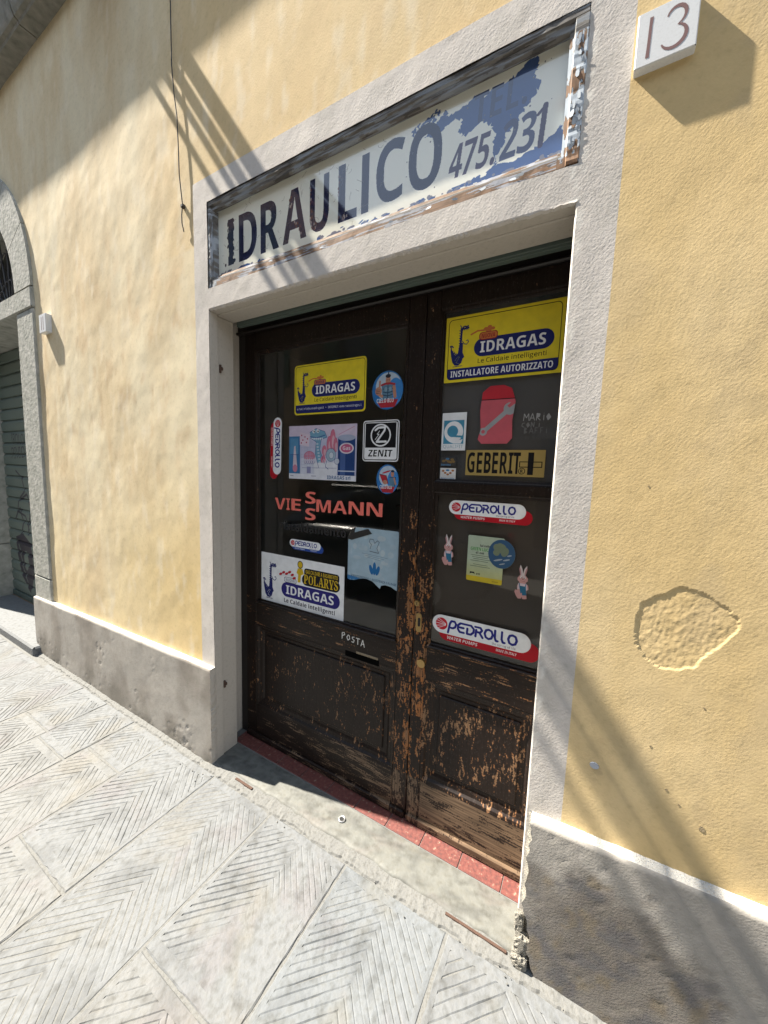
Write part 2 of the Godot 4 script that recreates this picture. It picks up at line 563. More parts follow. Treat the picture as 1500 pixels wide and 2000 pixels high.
# ---------------------------------------------------------------- the house wall
func build_house() -> Node3D:
	var b := thing("house_facade", "ochre plastered house wall with a painted grey door surround and arched side doorway", "building")
	# plaster to the right of the surround, with the hollow where a piece fell off
	var base := PackedVector2Array([Vector2(0.134, 1.253), Vector2(0.145, 1.299), Vector2(0.172, 1.322), Vector2(0.222, 1.361), Vector2(0.274, 1.352), Vector2(0.326, 1.318), Vector2(0.346, 1.287), Vector2(0.340, 1.262), Vector2(0.308, 1.213), Vector2(0.286, 1.186), Vector2(0.273, 1.155), Vector2(0.238, 1.136), Vector2(0.2, 1.132), Vector2(0.166, 1.146), Vector2(0.140, 1.183), Vector2(0.138, 1.215)])
	for i in base.size():
		for k in 5:
			var q := base[i].lerp(base[(i + 1) % base.size()], k / 5.0)
			patch_poly.append(q + Vector2(n_fine.get_noise_2d(q.x * 6.0, q.y * 6.0), n_fine.get_noise_2d(q.y * 6.0, q.x * 6.0 + 9.0)) * 0.006)
	var never := func(_x, _y): return false
	put("wall", wall_grid(span([0.0, 0.10, 0.385, 1.2, 9.0], [0.012, 0.0032, 0.012, 0.4]), span([-0.05, 0.5, 1.10, 1.39, 3.3, 9.5], [0.02, 0.012, 0.0032, 0.012, 0.4]), wall_relief, wall_color, never), M.wall, b)
	var openings := func(x, y):
		if x > SX0 and y < SY1:
			return true
		return (x > -5.95 and x < -3.94 and y < 2.9) or Vector2(x + 4.8, y - 2.9).length() < 0.86
	put("wall", wall_grid(span([-9.0, -5.9, -4.4, SX0, 0.0], [0.3, 0.04, 0.018, 0.018]), span([-0.05, SY1, 4.6, 9.5], [0.018, 0.02, 0.4]), wall_relief, wall_color, openings), M.wall, b)
	# painted surround: face, worn arrises, reveals
	var holes := func(x, y):
		return (x > OX0 and x < OX1 + 0.0045 and y < OY1 + 0.008) or (x > -1.692 and x < -0.105 and y > 2.488 and y < 2.874)
	var face := wall_grid(span([SX0, -1.692, OX0, -0.105, OX1 + 0.0045, SX1], [0.012, 0.01, 0.012, 0.02, 0.012]), span([-0.02, OY1 + 0.008, 2.488, 2.874, SY1], [0.014, 0.012, 0.012, 0.012]), surround_relief, func(x, y): return surround_color(Vector3(x, y, 0)), holes)
	put("door_surround", face, M.surround, b)
	# outer rim of the surround, 6 mm proud of the plaster
	var rim := []
	for k in 170:
		var y := SY1 * k / 169.0
		rim.append([Vector3(SX0, y, surround_relief(SX0, y)), Vector3(SX0 - 0.004 - 0.003 * n_fine.get_noise_1d(y * 6.0), y, -0.006)])
	put("surround_edge", skin(rim, Vector3(-1, 0, 0), surround_color), M.surround, b)
	rim = []
	for k in 100:
		var x: float = lerpf(SX0, SX1, k / 99.0)
		rim.append([Vector3(x, SY1, surround_relief(x, SY1)), Vector3(x, SY1 + 0.004, -0.006)])
	put("surround_edge", skin(rim, Vector3(0, 1, 0.3), surround_color), M.surround, b)
	# right arris: crumbly, facing the sun
	var rows := []
	for k in 240:
		var y := 0.0 + (OY1 + 0.008) * k / 239.0
		var e: float = 0.0009 * n_mid.get_noise_1d(y * 2.5)
		var bite: float = max(0.0, n_mid.get_noise_1d(y * 3.0 + 40.0) - 0.36) * 0.03 * (1.0 if y < 1.3 else 0.4)
		rows.append([Vector3(OX1 + 0.0045, y, surround_relief(OX1 + 0.0045, y)), Vector3(OX1 + 0.0018 + e * 0.5 + bite, y, 0.0 - bite * 0.4), Vector3(OX1 + e * 0.3, y, -0.004), Vector3(OX1, y, -0.02)])
	put("surround_edge", skin(rows, Vector3(-1, 0, 1), surround_color), M.surround, b)
	# lintel arris
	rows = []
	for k in 190:
		var x: float = lerpf(OX0, OX1 + 0.0045, k / 189.0)
		var e: float = 0.005 * n_fine.get_noise_1d(x * 2.3 + 50.0) + 0.004 * n_mid.get_noise_1d(x * 5.0)
		rows.append([Vector3(x, OY1 + 0.008, surround_relief(x, OY1 + 0.008)), Vector3(x, OY1 + 0.003 + e, 0.003), Vector3(x, OY1 + e * 0.5, -0.008)])
	put("surround_edge", skin(rows, Vector3(0, -1, 1), surround_color), M.surround, b)
	put("lintel_soffit", box(Vector3(-1.80, OY1, -0.046), Vector3(0.02, OY1 + 0.09, -0.006), 0.001), M.reveal, b)
	put("lintel_soffit", box(Vector3(-1.80, OY1 - 0.005, -0.146), Vector3(0.02, OY1 + 0.09, -0.046), 0.003), M.reveal, b)
	put("jamb", box(Vector3(-1.80, -0.02, -0.044), Vector3(OX0, OY1, 0.0025), 0.0012), M.reveal, b)
	put("jamb", box(Vector3(-1.80, -0.02, -0.142), Vector3(OX0 - 0.007, OY1 - 0.005, -0.044), 0.004), M.reveal, b)
	put("jamb", box(Vector3(-1.86, -0.02, -0.30), Vector3(-1.775, 2.6, -0.142), 0.003), M.reveal, b)
	put("jamb", box(Vector3(OX1, -0.02, -0.30), Vector3(0.02, OY1, -0.02), 0.003), M.reveal, b)
	# iron stubs of the old shutters, left in the jamb
	for y in [2.13, 0.43]:
		var pin := part_node("hinge_stub", b)
		put("plate", box(Vector3(OX0 - 0.008, y - 0.02, -0.062), Vector3(OX0 + 0.0005, y + 0.02, -0.052), 0.001), M.rust, pin)
		put("eye", box(Vector3(OX0 - 0.004, y - 0.008, -0.070), Vector3(OX0 + 0.006, y + 0.010, -0.058), 0.004), M.rust, pin)
	# plinth, two lengths, tops falling gently to the left
	build_plinth(b, -4.045, OX0 + 0.004, 0.489, 0.557, false)
	build_plinth(b, OX1 + 0.012, 9.0, 0.549, 1.0, true)
	# thickness of the wall behind the plaster
	for q in [[-3.6, -1.86, -0.02, 2.545], [0.02, 9.0, -0.02, 2.545], [-3.6, 9.0, 2.545, 9.5], [-9.0, -3.6, 4.1, 9.5], [-9.0, -6.05, -0.02, 4.1]]:
		put("masonry", box(Vector3(q[0], q[2], -0.46), Vector3(q[1], q[3], -0.062), 0.001), M.reveal, b)
	put("roof", box(Vector3(-9.3, 9.5, -8.0), Vector3(9.3, 9.7, 0.35), 0.02), M.rust, b)
	# small things in the plaster
	put("wall_plug", plate(disc(0.012, 0.010, 18), 0.004, Vector2(0.03, 0.03)), mat(lin(0.33, 0.36, 0.42), 0.5), b, Vector3(0.073, 0.785, -0.001))
	var hole_m := mat(lin(0.30, 0.235, 0.14), 0.95, M.fleck, M.coarse, 0.3, 9.0)  # flat plates: the dark of small holes put into a brown colour
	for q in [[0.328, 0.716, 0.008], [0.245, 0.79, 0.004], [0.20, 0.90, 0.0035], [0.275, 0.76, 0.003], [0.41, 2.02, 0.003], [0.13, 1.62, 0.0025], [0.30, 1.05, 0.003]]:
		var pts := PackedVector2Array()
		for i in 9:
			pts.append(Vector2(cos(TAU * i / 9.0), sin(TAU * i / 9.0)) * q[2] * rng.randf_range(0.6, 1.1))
		put("painted_hole", plate(pts, 0.0004, Vector2.ONE), hole_m, b, Vector3(q[0], q[1], wall_relief(q[0], q[1]) + 0.0004))
	put("broken_stone", lump(Vector3(0.045, 0.075, 0.03), 3), M.rubble, b, Vector3(-0.082, 0.085, 0.022))
	put("broken_stone", lump(Vector3(0.05, 0.05, 0.035), 5), M.rubble, b, Vector3(-0.085, 0.03, 0.028))
	put("broken_stone", lump(Vector3(0.03, 0.07, 0.025), 8), M.rubble, b, Vector3(-0.095, 0.15, 0.014))
	# string course above: it throws the long shadow down the wall
	var prof := [[0.0, 4.40], [0.095, 4.40], [0.100, 4.415], [0.118, 4.425], [0.128, 4.45], [0.15, 4.54], [0.15, 4.60], [0.165, 4.66], [0.185, 4.79], [0.20, 4.89], [0.20, 4.96], [0.0, 5.0]]
	for k in 14:
		var x0 := -9.0 + k * 0.93
		var rr := []
		for p in prof:
			rr.append([Vector3(x0 + 0.003, p[1], p[0] - 0.004), Vector3(x0 + 0.927, p[1], p[0] - 0.004)])
		put("cornice_stone", skin(rr, Vector3(0, -0.5, 1)), M.cornice, b)
	return b

func build_plinth(b: Node3D, x0: float, x1: float, y0: float, y1: float, right: bool) -> void:
	var far := x1 > 2.0
	var cols := span([x0, min(x1, 1.0), x1], [0.012, 0.5]) if far else span([x0, x1], [0.013])
	var top := func(x: float) -> float: return lerpf(y0, y1, (x - x0) / (x1 - x0)) if not far else y0 + 0.045 * (x - x0)
	var pz := 0.036
	var rows := []
	var ny := 48
	var ends := []
	for i in cols.size():
		var x: float = cols[i]
		var row := []
		var ty: float = top.call(x)
		for j in ny + 1:
			var y: float = lerpf(-0.03, ty - 0.004, float(j) / ny)
			var z: float = pz + n_big.get_noise_2d(x * 1.3 + 3.0, y * 1.3) * 0.0025 + n_mid.get_noise_2d(x, y) * 0.0005
			z -= pitted(x, y) * 0.0045
			var px := x
			if right and i < 7:
				# broken left end
				px += (0.010 + 0.020 * n_mid.get_noise_1d(y * 1.1 + 20.0) + 0.005 * n_mid.get_noise_1d(y * 4.0) + max(0.0, 0.20 - y) * 0.20) * (1.0 - i / 7.0)
			if not right and i == cols.size() - 1:
				px += 0.006 * n_mid.get_noise_1d(y * 6.0)
			row.append(Vector3(px, y, z))
		row.append(Vector3(row[-1].x, ty, pz - 0.005))
		rows.append(row)
	put("plinth", skin(rows, Vector3(0, 0.1, 1), plinth_color, true), M.plinth, b)
	var led := []
	for r in rows:
		var p: Vector3 = r[-1]
		led.append([p, Vector3(p.x, p.y + 0.003 + 0.002 * n_mid.get_noise_1d(p.x * 4.0), -0.004)])
	put("plinth_ledge", skin(led, Vector3(0, 1, 0)), M.lime, b)
	var side := []
	var er: Array = rows[0] if right else rows[-1]
	for p in er:
		side.append([p, Vector3(p.x + (0.004 if right else 0.0) + (0.006 * n_mid.get_noise_1d(p.y * 3.0 + 2.0) if right else 0.0), p.y, p.z * 0.45), Vector3((OX1 if right else OX0) + (0.001 if right else -0.001), p.y, -0.008)])
	put("plinth_end", skin(side, Vector3(-1 if right else 1, 0, 0.2)), M.rubble if right else M.reveal, b)
	if not right:
		var l2 := []
		for p in rows[0]:
			l2.append([p, Vector3(p.x, p.y, -0.10)])
		put("plinth_end", skin(l2, Vector3(-1, 0, 0)), M.reveal, b)

# arched doorway of the next shop, at the picture's left edge
func build_arch(b: Node3D) -> void:
	var cx := -4.8
	for s in [1.0, -1.0]:
		for y in [[-0.02, 0.676], [0.682, 2.772]]:
			var xa: float = cx + (0.75 if s > 0 else -1.0)
			var xb: float = cx + (1.06 if s > 0 else -1.31)
			put("jamb_stone", box(Vector3(min(xa, xb), y[0], -0.42), Vector3(max(xa, xb), y[1], 0.017), 0.006), M.stone, b)
	for k in 3:
		var xa: float = lerpf(cx - 1.314, cx + 1.065, k / 3.0)
		put("lintel_stone", box(Vector3(xa + 0.002, 2.776, -0.34), Vector3(xa + 0.791, 2.924, 0.024), 0.008), M.stone, b)
	var segs := 7
	for k in segs:
		var a0: float = PI * k / segs + 0.004
		var a1: float = PI * (k + 1) / segs - 0.004
		var p := PackedVector2Array()
		for i in 9:
			var a: float = lerpf(a0, a1, i / 8.0)
			p.append(Vector2(cos(a), sin(a)) * 1.06)
		for i in 9:
			var a: float = lerpf(a1, a0, i / 8.0)
			p.append(Vector2(cos(a), sin(a)) * 0.75)
		put("arch_stone", plate(p, 0.34, Vector2(2, 2)), M.stone, b, Vector3(cx, 2.928, -0.32))
	var fan := part_node("fanlight", b)
	var half := PackedVector2Array()
	for i in 25:
		half.append(Vector2(cos(PI * i / 24.0), sin(PI * i / 24.0)) * 0.76)
	put("pane", plate(half, 0.004, Vector2(2, 2)), mat(lin(0.012, 0.012, 0.02), 0.15), fan, Vector3(cx, 2.93, -0.25))
	for k in range(1, 12):
		var a := PI * k / 12.0
		put("bar", tube([Vector3(cx + cos(a) * 0.16, 2.93 + sin(a) * 0.16, -0.17), Vector3(cx + cos(a) * 0.75, 2.93 + sin(a) * 0.75, -0.17)], 0.008, 6), M.iron, fan)
	for k in 12:
		for rr in [0.30, 0.52]:
			var a := PI * (k + 0.5) / 12.0
			var pts := []
			for i in 9:
				var t := deg_to_rad(200.0 * i / 8.0 - 100.0)
				pts.append(Vector3(cx + cos(a) * rr, 2.93 + sin(a) * rr, -0.165) + (Vector3(cos(a), sin(a), 0) * cos(t) + Vector3(-sin(a), cos(a), 0) * sin(t)) * rr * 0.13)
			put("scroll", tube(pts, 0.006, 5), M.iron, fan)
	# roller shutter with scrawled lettering
	var a := Art.new(175, 280, Color(lin(0.12, 0.155, 0.135)), 4.0)
	var ink := lin(0.02, 0.018, 0.03)
	a.text("IROLO", 27, 88, 34, 11, ink, false, 2.0, 0.1)
	a.text("PIVIO", 25, 103, 36, 12, ink, false, -2.0, 0.1)
	for w in [[[108, 128], [124, 136], [128, 150], [112, 158], [104, 172], [126, 176], [134, 190]], [[96, 182], [112, 168], [120, 184], [106, 204], [124, 212]], [[112, 160], [134, 152], [142, 166], [130, 196]]]:
		var pts := []
		for q in w:
			pts.append(Vector2(q[0] - 74, q[1]))
		a.line(pts, 2.2, ink)
	a.poly([Vector2(20, 202), Vector2(42, 196), Vector2(62, 206), Vector2(66, 240), Vector2(52, 262), Vector2(30, 244), Vector2(22, 222)], lin(0.022, 0.018, 0.03))
	a.ell(46, 226, 6, 11, lin(0.12, 0.155, 0.135))
	a.line([Vector2(28, 210), Vector2(36, 236), Vector2(46, 250)], 2.0, lin(0.12, 0.15, 0.14))
	M.shutter = planar(mat(Color.WHITE, 0.55), cx - 1.0, cx + 0.75, 0.0, 2.8)
	M.shutter.albedo_texture = tex(a.img)
	var sh := part_node("roller_shutter", b)
	for k in 23:
		var y := 0.14 + k * 0.12
		put("slat", skin([[Vector3(cx - 1.01, y + 0.004, -0.318), Vector3(cx + 0.76, y + 0.004, -0.318)], [Vector3(cx - 1.01, y + 0.012, -0.304), Vector3(cx + 0.76, y + 0.012, -0.304)], [Vector3(cx - 1.01, y + 0.09, -0.300), Vector3(cx + 0.76, y + 0.09, -0.300)], [Vector3(cx - 1.01, y + 0.106, -0.308), Vector3(cx + 0.76, y + 0.106, -0.308)], [Vector3(cx - 1.01, y + 0.124, -0.324), Vector3(cx + 0.76, y + 0.124, -0.324)]], Vector3(0, 0, 1)), M.shutter, sh)
	put("bottom_bar", box(Vector3(cx - 1.01, 0.075, -0.335), Vector3(cx + 0.76, 0.135, -0.295), 0.004), M.green_metal, sh)
	put("lock", box(Vector3(cx + 0.55, 0.085, -0.296), Vector3(cx + 0.62, 0.125, -0.28), 0.004), M.brass, sh)
	put("sill_board", box(Vector3(cx - 1.01, 0.045, -0.335), Vector3(cx + 0.76, 0.074, -0.29), 0.003), mat(lin(0.2, 0.13, 0.07), 0.9, M.fleck, M.coarse, 0.2, 4.0), sh)
	put("doorstep", box(Vector3(-5.85, -0.03, -0.45), Vector3(-3.965, 0.072, 0.085), 0.014), M.slabs[0], b)
	put("dark_backing", box(Vector3(cx - 1.2, 0.0, -0.48), Vector3(cx + 0.9, 3.75, -0.44), 0.001), M.black, b)  # black sheet: darkness of the room behind put into its colour

# ---------------------------------------------------------------- the double door
func door_paint() -> ImageTexture:
	var x0 := -1.80
	var y1 := 2.45
	var px := 620.0     # pixels per metre
	var w := int(1.76 * px)
	var h := int(2.45 * px)
	var n1 := noise(21, 0.020, 5)          # broad wear
	var n2 := noise(22, 0.085, 5)          # flakes
	var n3 := noise(23, 0.16, 3)
	var ng := noise(24, 0.05, 4)
	var out := PackedByteArray()
	out.resize(w * h * 3)
	var paint := Color(0.0155, 0.0102, 0.0082)
	for j in h:
		var y := y1 - (j + 0.5) / px
		for i in w:
			var x := x0 + (i + 0.5) / px
			# how worn each board is, as the photograph shows it
			var wear := 0.0
			var tone := 0          # 0 orange, 1 grey tan
			var across := false    # grain runs across on rails
			var right := x > -0.638
			if y < 0.245:
				across = x < -0.72 or x > -0.57
				tone = 1
				wear = 0.80 if right else clampf(0.12 + (x + 1.55) * 0.42, 0.06, 0.5)
				if right and x > -0.30:
					wear = 0.70
				if not across:
					wear = 0.46
			elif y < 0.73:
				if right and x > -0.56:
					wear = 0.215
				elif x > -0.72:
					wear = 0.30 + (0.24 if abs(x + 0.645) < 0.022 else 0.0)
				else:
					wear = 0.05 + clampf((x + 1.15) * 0.34, 0, 0.14)
			elif y < 0.895:
				across = x < -0.72 or x > -0.57
				wear = 0.22 if right else 0.06
				if not across:
					wear = 0.40
			elif y < 1.5 and x > -0.72 and x < -0.56:
				wear = 0.42 - clampf((y - 1.0) * 0.75, 0, 0.42)
				if abs(x + 0.655) < 0.018:
					wear += 0.16
			else:
				wear = -0.14
			if x > -0.612 and x < -0.575 and y > 0.55 and y < 0.82:
				wear += 0.28
			var a: float
			var f: float
			if across:
				a = n1.get_noise_2d(i * 0.35, j * 1.6)
				f = n2.get_noise_2d(i * 0.16, j * 1.9)
			else:
				a = n1.get_noise_2d(i * 1.2, j * 0.5)
				f = n2.get_noise_2d(i * 1.5, j * 0.5)
			var v := a * 0.60 + f * 0.55 + n3.get_noise_2d(i, j) * 0.30
			var bare := v > 0.46 - wear * 0.86
			var g: float = ng.get_noise_2d(i * 0.12, j * 2.6) if across else ng.get_noise_2d(i * 2.6, j * 0.12)
			var c: Color
			if bare:
				if tone == 1:
					c = Color(0.130, 0.088, 0.058) * (1.0 + g * 0.85)
				else:
					c = Color(0.31, 0.115, 0.032).lerp(Color(0.20, 0.118, 0.066), clampf((0.10 if x < -0.57 else 0.45) + a * 1.4, 0, 1)) * (1.0 + g * 0.6)
				if v < 0.49 - wear * 0.86:
					c = c.lerp(Color(0.055, 0.034, 0.024), 0.6)
			else:
				c = paint * (1.0 + g * 0.35 + f * 0.3)
				# paint rubbed thin round the bare spots
				if v > 0.37 - wear * 0.86:
					c = c.lerp(Color(0.05, 0.031, 0.022), clampf((v - 0.37 + wear * 0.86) * 8.0, 0, 0.75))
				elif n3.get_noise_2d(i * 1.7 + 400.0, j * 0.4) > 0.52:
					c = Color(0.045, 0.040, 0.037)
			c = c.linear_to_srgb()
			var o := (j * w + i) * 3
			out[o] = int(clampf(c.r, 0, 1) * 255.0)
			out[o + 1] = int(clampf(c.g, 0, 1) * 255.0)
			out[o + 2] = int(clampf(c.b, 0, 1) * 255.0)
	var img := Image.create_from_data(w, h, false, Image.FORMAT_RGB8, out)
	# hand-painted word over the letter slot
	var art := Art.new(1, 1, Color.BLACK)
	art.img = img
	art.s = px
	var white := lin(0.62, 0.62, 0.60)
	var at := Vector2(-1.024 - x0, y1 - 0.838)
	var u := 0.029
	for l in [[0, [[[0.05, 1.1], [0.1, 0.05], [0.5, 0.0], [0.62, 0.3], [0.12, 0.55]]]], [1, [[[0.35, 0.12], [0.08, 0.5], [0.3, 0.95], [0.65, 0.7], [0.6, 0.2], [0.35, 0.12]]]], [2, [[[0.62, 0.12], [0.2, 0.2], [0.25, 0.48], [0.62, 0.62], [0.5, 0.98], [0.08, 0.95]]]], [3, [[[0.0, 0.12], [0.75, 0.1]], [[0.38, 0.1], [0.36, 1.02]]]], [4, [[[0.02, 1.05], [0.36, 0.05], [0.7, 1.1]], [[0.14, 0.7], [0.6, 0.72]]]]]:
		for s in l[1]:
			var pts := []
			for q in s:
				pts.append(at + Vector2((l[0] * 0.98 + q[0]) * u, q[1] * u * 1.1 + l[0] * 0.0022))
			art.line(pts, 0.0045, white)
	return tex(img)

# sloping strips round an opening, from the face of the leaf back to the glass or panel
func moulding(x0: float, x1: float, y0: float, y1: float, inset: float, za: float, zb: float) -> ArrayMesh:
	var st := SurfaceTool.new()
	st.begin(Mesh.PRIMITIVE_TRIANGLES)
	st.set_smooth_group(-1)
	var prof := [[0.0, za], [inset * 0.25, za - (za - zb) * 0.12], [inset * 0.4, za - (za - zb) * 0.55], [inset * 0.75, za - (za - zb) * 0.7], [inset, zb]]
	for k in prof.size() - 1:
		var a: Array = prof[k]
		var c: Array = prof[k + 1]
		var A := [Vector3(x0 + a[0], y0 + a[0], a[1]), Vector3(x1 - a[0], y0 + a[0], a[1]), Vector3(x1 - a[0], y1 - a[0], a[1]), Vector3(x0 + a[0], y1 - a[0], a[1])]
		var C := [Vector3(x0 + c[0], y0 + c[0], c[1]), Vector3(x1 - c[0], y0 + c[0], c[1]), Vector3(x1 - c[0], y1 - c[0], c[1]), Vector3(x0 + c[0], y1 - c[0], c[1])]
		for i in 4:
			quad(st, A[i], A[(i + 1) % 4], C[(i + 1) % 4], C[i], Vector3(0, 0, 1))
	st.generate_normals()
	return st.commit()

func build_door(b: Node3D) -> void:
	var grain := tex(noise(25, 0.05, 4).get_seamless_image(512, 512))
	M.door = planar(mat(Color.WHITE, 0.38), -1.80, -1.80 + int(1.76 * 620) / 620.0, 2.45 - int(2.45 * 620) / 620.0, 2.45)
	M.door.albedo_texture = door_paint()
	M.door.metallic_specular = 0.3
	var zb := DZ - 0.04
	for leaf in 2:
		var d := part_node("door_leaf", b)
		var L: bool = leaf == 0
		var xa := -1.715 if L else -0.6365
		var xb := -0.6395 if L else -0.06
		var ga := -1.635 if L else -0.575       # glass opening
		var gb := -0.715 if L else -0.098
		var y_top := 2.262 if L else 2.282
		var y_bot := 0.866 if L else 0.885
		put("stile", box(Vector3(xa, 0.022, zb), Vector3(ga, 2.355, DZ), 0.003), M.door, d)
		put("stile", box(Vector3(gb, 0.022, zb), Vector3(xb, 2.355, DZ), 0.003), M.door, d)
		put("rail", box(Vector3(ga, y_top, zb), Vector3(gb, 2.355, DZ - 0.0005), 0.002), M.door, d)
		put("rail", box(Vector3(ga, 0.735, zb), Vector3(gb, y_bot, DZ - 0.0005), 0.002), M.door, d)
		put("rail", box(Vector3(ga, 0.062, zb), Vector3(gb, 0.235 if L else 0.25, DZ - 0.0005), 0.002), M.door, d)
		put("weather_bar", box(Vector3(xa + 0.004, 0.023, DZ - 0.02), Vector3(xb - 0.004, 0.061, DZ + 0.012), 0.005), M.door, d)
		var p0 := 0.235 if L else 0.25
		put("moulding", moulding(ga, gb, p0, 0.735, 0.046, DZ - 0.0005, DZ - 0.024), M.door, d)
		put("panel", box(Vector3(ga + 0.005, p0 + 0.005, DZ - 0.035), Vector3(gb - 0.005, 0.73, DZ - 0.0242), 0.001), M.door, d)
		put("panel_field", box(Vector3(ga + 0.068, p0 + 0.066, DZ - 0.0242), Vector3(gb - 0.068, 0.672, DZ - 0.016), 0.0075), M.door, d)
		if L:
			put("moulding", moulding(ga, gb, y_bot, y_top, 0.020, DZ - 0.0005, GZ + 0.001), M.door, d)
			put("glass_pane", plate(round_rect(gb - ga - 0.03, y_top - y_bot - 0.03, 0.001, 1), 0.003, Vector2.ONE), M.pane, d, Vector3((ga + gb) * 0.5, (y_bot + y_top) * 0.5, GZ - 0.003))
			put("glazing_ledge", box(Vector3(ga + 0.004, y_bot - 0.001, GZ + 0.004), Vector3(gb - 0.004, y_bot + 0.012, DZ + 0.010), 0.004), M.door, d)
			# letter slot: solid block, the dark of the opening painted in black
			put("painted_slot", box(Vector3(-1.0, 0.722, DZ - 0.008), Vector3(-0.806, 0.751, DZ + 0.0012), 0.001), M.slot, d)
			put("slot_flap", box(Vector3(-0.935, 0.7515, DZ - 0.004), Vector3(-0.812, 0.763, DZ + 0.0020), 0.001), mat(lin(0.20, 0.155, 0.10), 0.6), d)
		else:
			put("rail", box(Vector3(ga, 1.564, zb), Vector3(gb, 1.602, DZ - 0.0005), 0.003), M.door, d)
			put("moulding", moulding(ga, gb, 1.602, y_top, 0.014, DZ - 0.0005, GZ + 0.001), M.door, d)
			put("moulding", moulding(ga, gb, 0.885, 1.564, 0.016, DZ - 0.0005, GZ + 0.001), M.door, d)
			put("glass_pane", plate(round_rect(gb - ga - 0.02, y_top - 1.602 - 0.02, 0.001, 1), 0.003, Vector2.ONE), M.pane, d, Vector3((ga + gb) * 0.5, (1.602 + y_top) * 0.5, GZ - 0.003))
			put("glass_pane", plate(round_rect(gb - ga - 0.02, 1.564 - 0.885 - 0.02, 0.001, 1), 0.003, Vector2.ONE), M.pane, d, Vector3((ga + gb) * 0.5, (0.885 + 1.564) * 0.5, GZ - 0.003))
			put("backing_board", box(Vector3(ga, 1.60, GZ - 0.02), Vector3(gb, y_top, GZ - 0.012), 0.001), M.board_grey, d)
			put("backing_board", box(Vector3(ga, 0.885, GZ - 0.02), Vector3(gb, 1.565, GZ - 0.012), 0.001), M.board_brown, d)
			put("glazing_ledge", box(Vector3(ga + 0.004, y_bot - 0.001, GZ + 0.004), Vector3(gb - 0.004, y_bot + 0.012, DZ + 0.010), 0.004), M.door, d)
			# locks down the meeting stile
			var k := part_node("lock", d)
			var cyl := CylinderMesh.new()
			cyl.top_radius = 0.0125
			cyl.bottom_radius = 0.0135
			cyl.height = 0.012
			cyl.radial_segments = 24
			var ring := put("cylinder", cyl, M.brass, k, Vector3(-0.622, 1.072, DZ + 0.004))
			ring.rotation.x = PI / 2
			put("keyhole", box(Vector3(-0.6235, 1.066, DZ + 0.0095), Vector3(-0.6205, 1.078, DZ + 0.0108), 0.0004), M.black, k)
			put("escutcheon", plate(round_rect(0.026, 0.086, 0.013), 0.003, Vector2.ONE), M.brass, d, Vector3(-0.612, 0.985, DZ))
			put("keyhole", plate(round_rect(0.012, 0.040, 0.006), 0.0008, Vector2.ONE), M.black, d, Vector3(-0.610, 0.988, DZ + 0.003))
			var kn := put("knob", cyl, M.brass, d, Vector3(-0.590, 0.806, DZ + 0.005))
			kn.rotation.x = PI / 2
			kn.scale = Vector3(1.5, 1.0, 1.5)
	put("transom_board", box(Vector3(-1.78, 2.357, -0.27), Vector3(-0.06, 2.52, -0.232), 0.004), M.dark_wood, b)
	put("transom_moulding", box(Vector3(-1.78, 2.358, -0.232), Vector3(-0.06, 2.372, -0.218), 0.005), M.dark_wood, b)
	put("frame_post", box(Vector3(-1.775, 0.018, -0.28), Vector3(-1.718, 2.357, -0.236), 0.004), M.dark_wood, b)
	put("cavity_lid", box(Vector3(-1.80, 2.478, -0.30), Vector3(0.02, 2.53, -0.006), 0.001), M.inside, b)
	# rolled-up shutter: only its bottom bar hangs below the lintel
	var bar := part_node("shutter_bar", b)
	put("bar", box(Vector3(-1.688, 2.374, -0.172), Vector3(-0.106, 2.400, -0.152), 0.002), M.green_metal, bar)
	put("lip", box(Vector3(-1.688, 2.366, -0.178), Vector3(-0.106, 2.374, -0.154), 0.001), M.green_metal, bar)
	for x in [-0.381, -0.902, -1.407]:
		var pts := []
		for i in 13:
			var a := PI * i / 12.0
			pts.append(Vector3(x + cos(a) * 0.026, 2.396 + sin(a) * 0.017, -0.148))
		put("pull_eye", tube(pts, 0.005, 6), M.green_metal, bar)
	# what the glass looks into
	var st := SurfaceTool.new()
	st.begin(Mesh.PRIMITIVE_TRIANGLES)
	st.set_smooth_group(-1)
	var lo := Vector3(-2.6, 0.0, -3.4)
	var hi := Vector3(0.9, 2.7, -0.31)
	quad(st, Vector3(lo.x, lo.y, lo.z), Vector3(hi.x, lo.y, lo.z), Vector3(hi.x, hi.y, lo.z), Vector3(lo.x, hi.y, lo.z), Vector3(0, 0, 1))
	quad(st, Vector3(lo.x, lo.y, lo.z), Vector3(lo.x, lo.y, hi.z), Vector3(lo.x, hi.y, hi.z), Vector3(lo.x, hi.y, lo.z), Vector3(1, 0, 0))
	quad(st, Vector3(hi.x, lo.y, lo.z), Vector3(hi.x, lo.y, hi.z), Vector3(hi.x, hi.y, hi.z), Vector3(hi.x, hi.y, lo.z), Vector3(-1, 0, 0))
	quad(st, Vector3(lo.x, hi.y, lo.z), Vector3(hi.x, hi.y, lo.z), Vector3(hi.x, hi.y, hi.z), Vector3(lo.x, hi.y, hi.z), Vector3(0, -1, 0))
	st.generate_normals()
	quad(st, Vector3(lo.x, lo.y, hi.z), Vector3(-1.86, lo.y, hi.z), Vector3(-1.86, hi.y, hi.z), Vector3(lo.x, hi.y, hi.z), Vector3(0, 0, -1))
	quad(st, Vector3(0.02, lo.y, hi.z), Vector3(hi.x, lo.y, hi.z), Vector3(hi.x, hi.y, hi.z), Vector3(0.02, hi.y, hi.z), Vector3(0, 0, -1))
	quad(st, Vector3(-1.86, 2.5, hi.z), Vector3(0.02, 2.5, hi.z), Vector3(0.02, hi.y, hi.z), Vector3(-1.86, hi.y, hi.z), Vector3(0, 0, -1))
	put("shop_interior", st.commit(), M.inside, b)
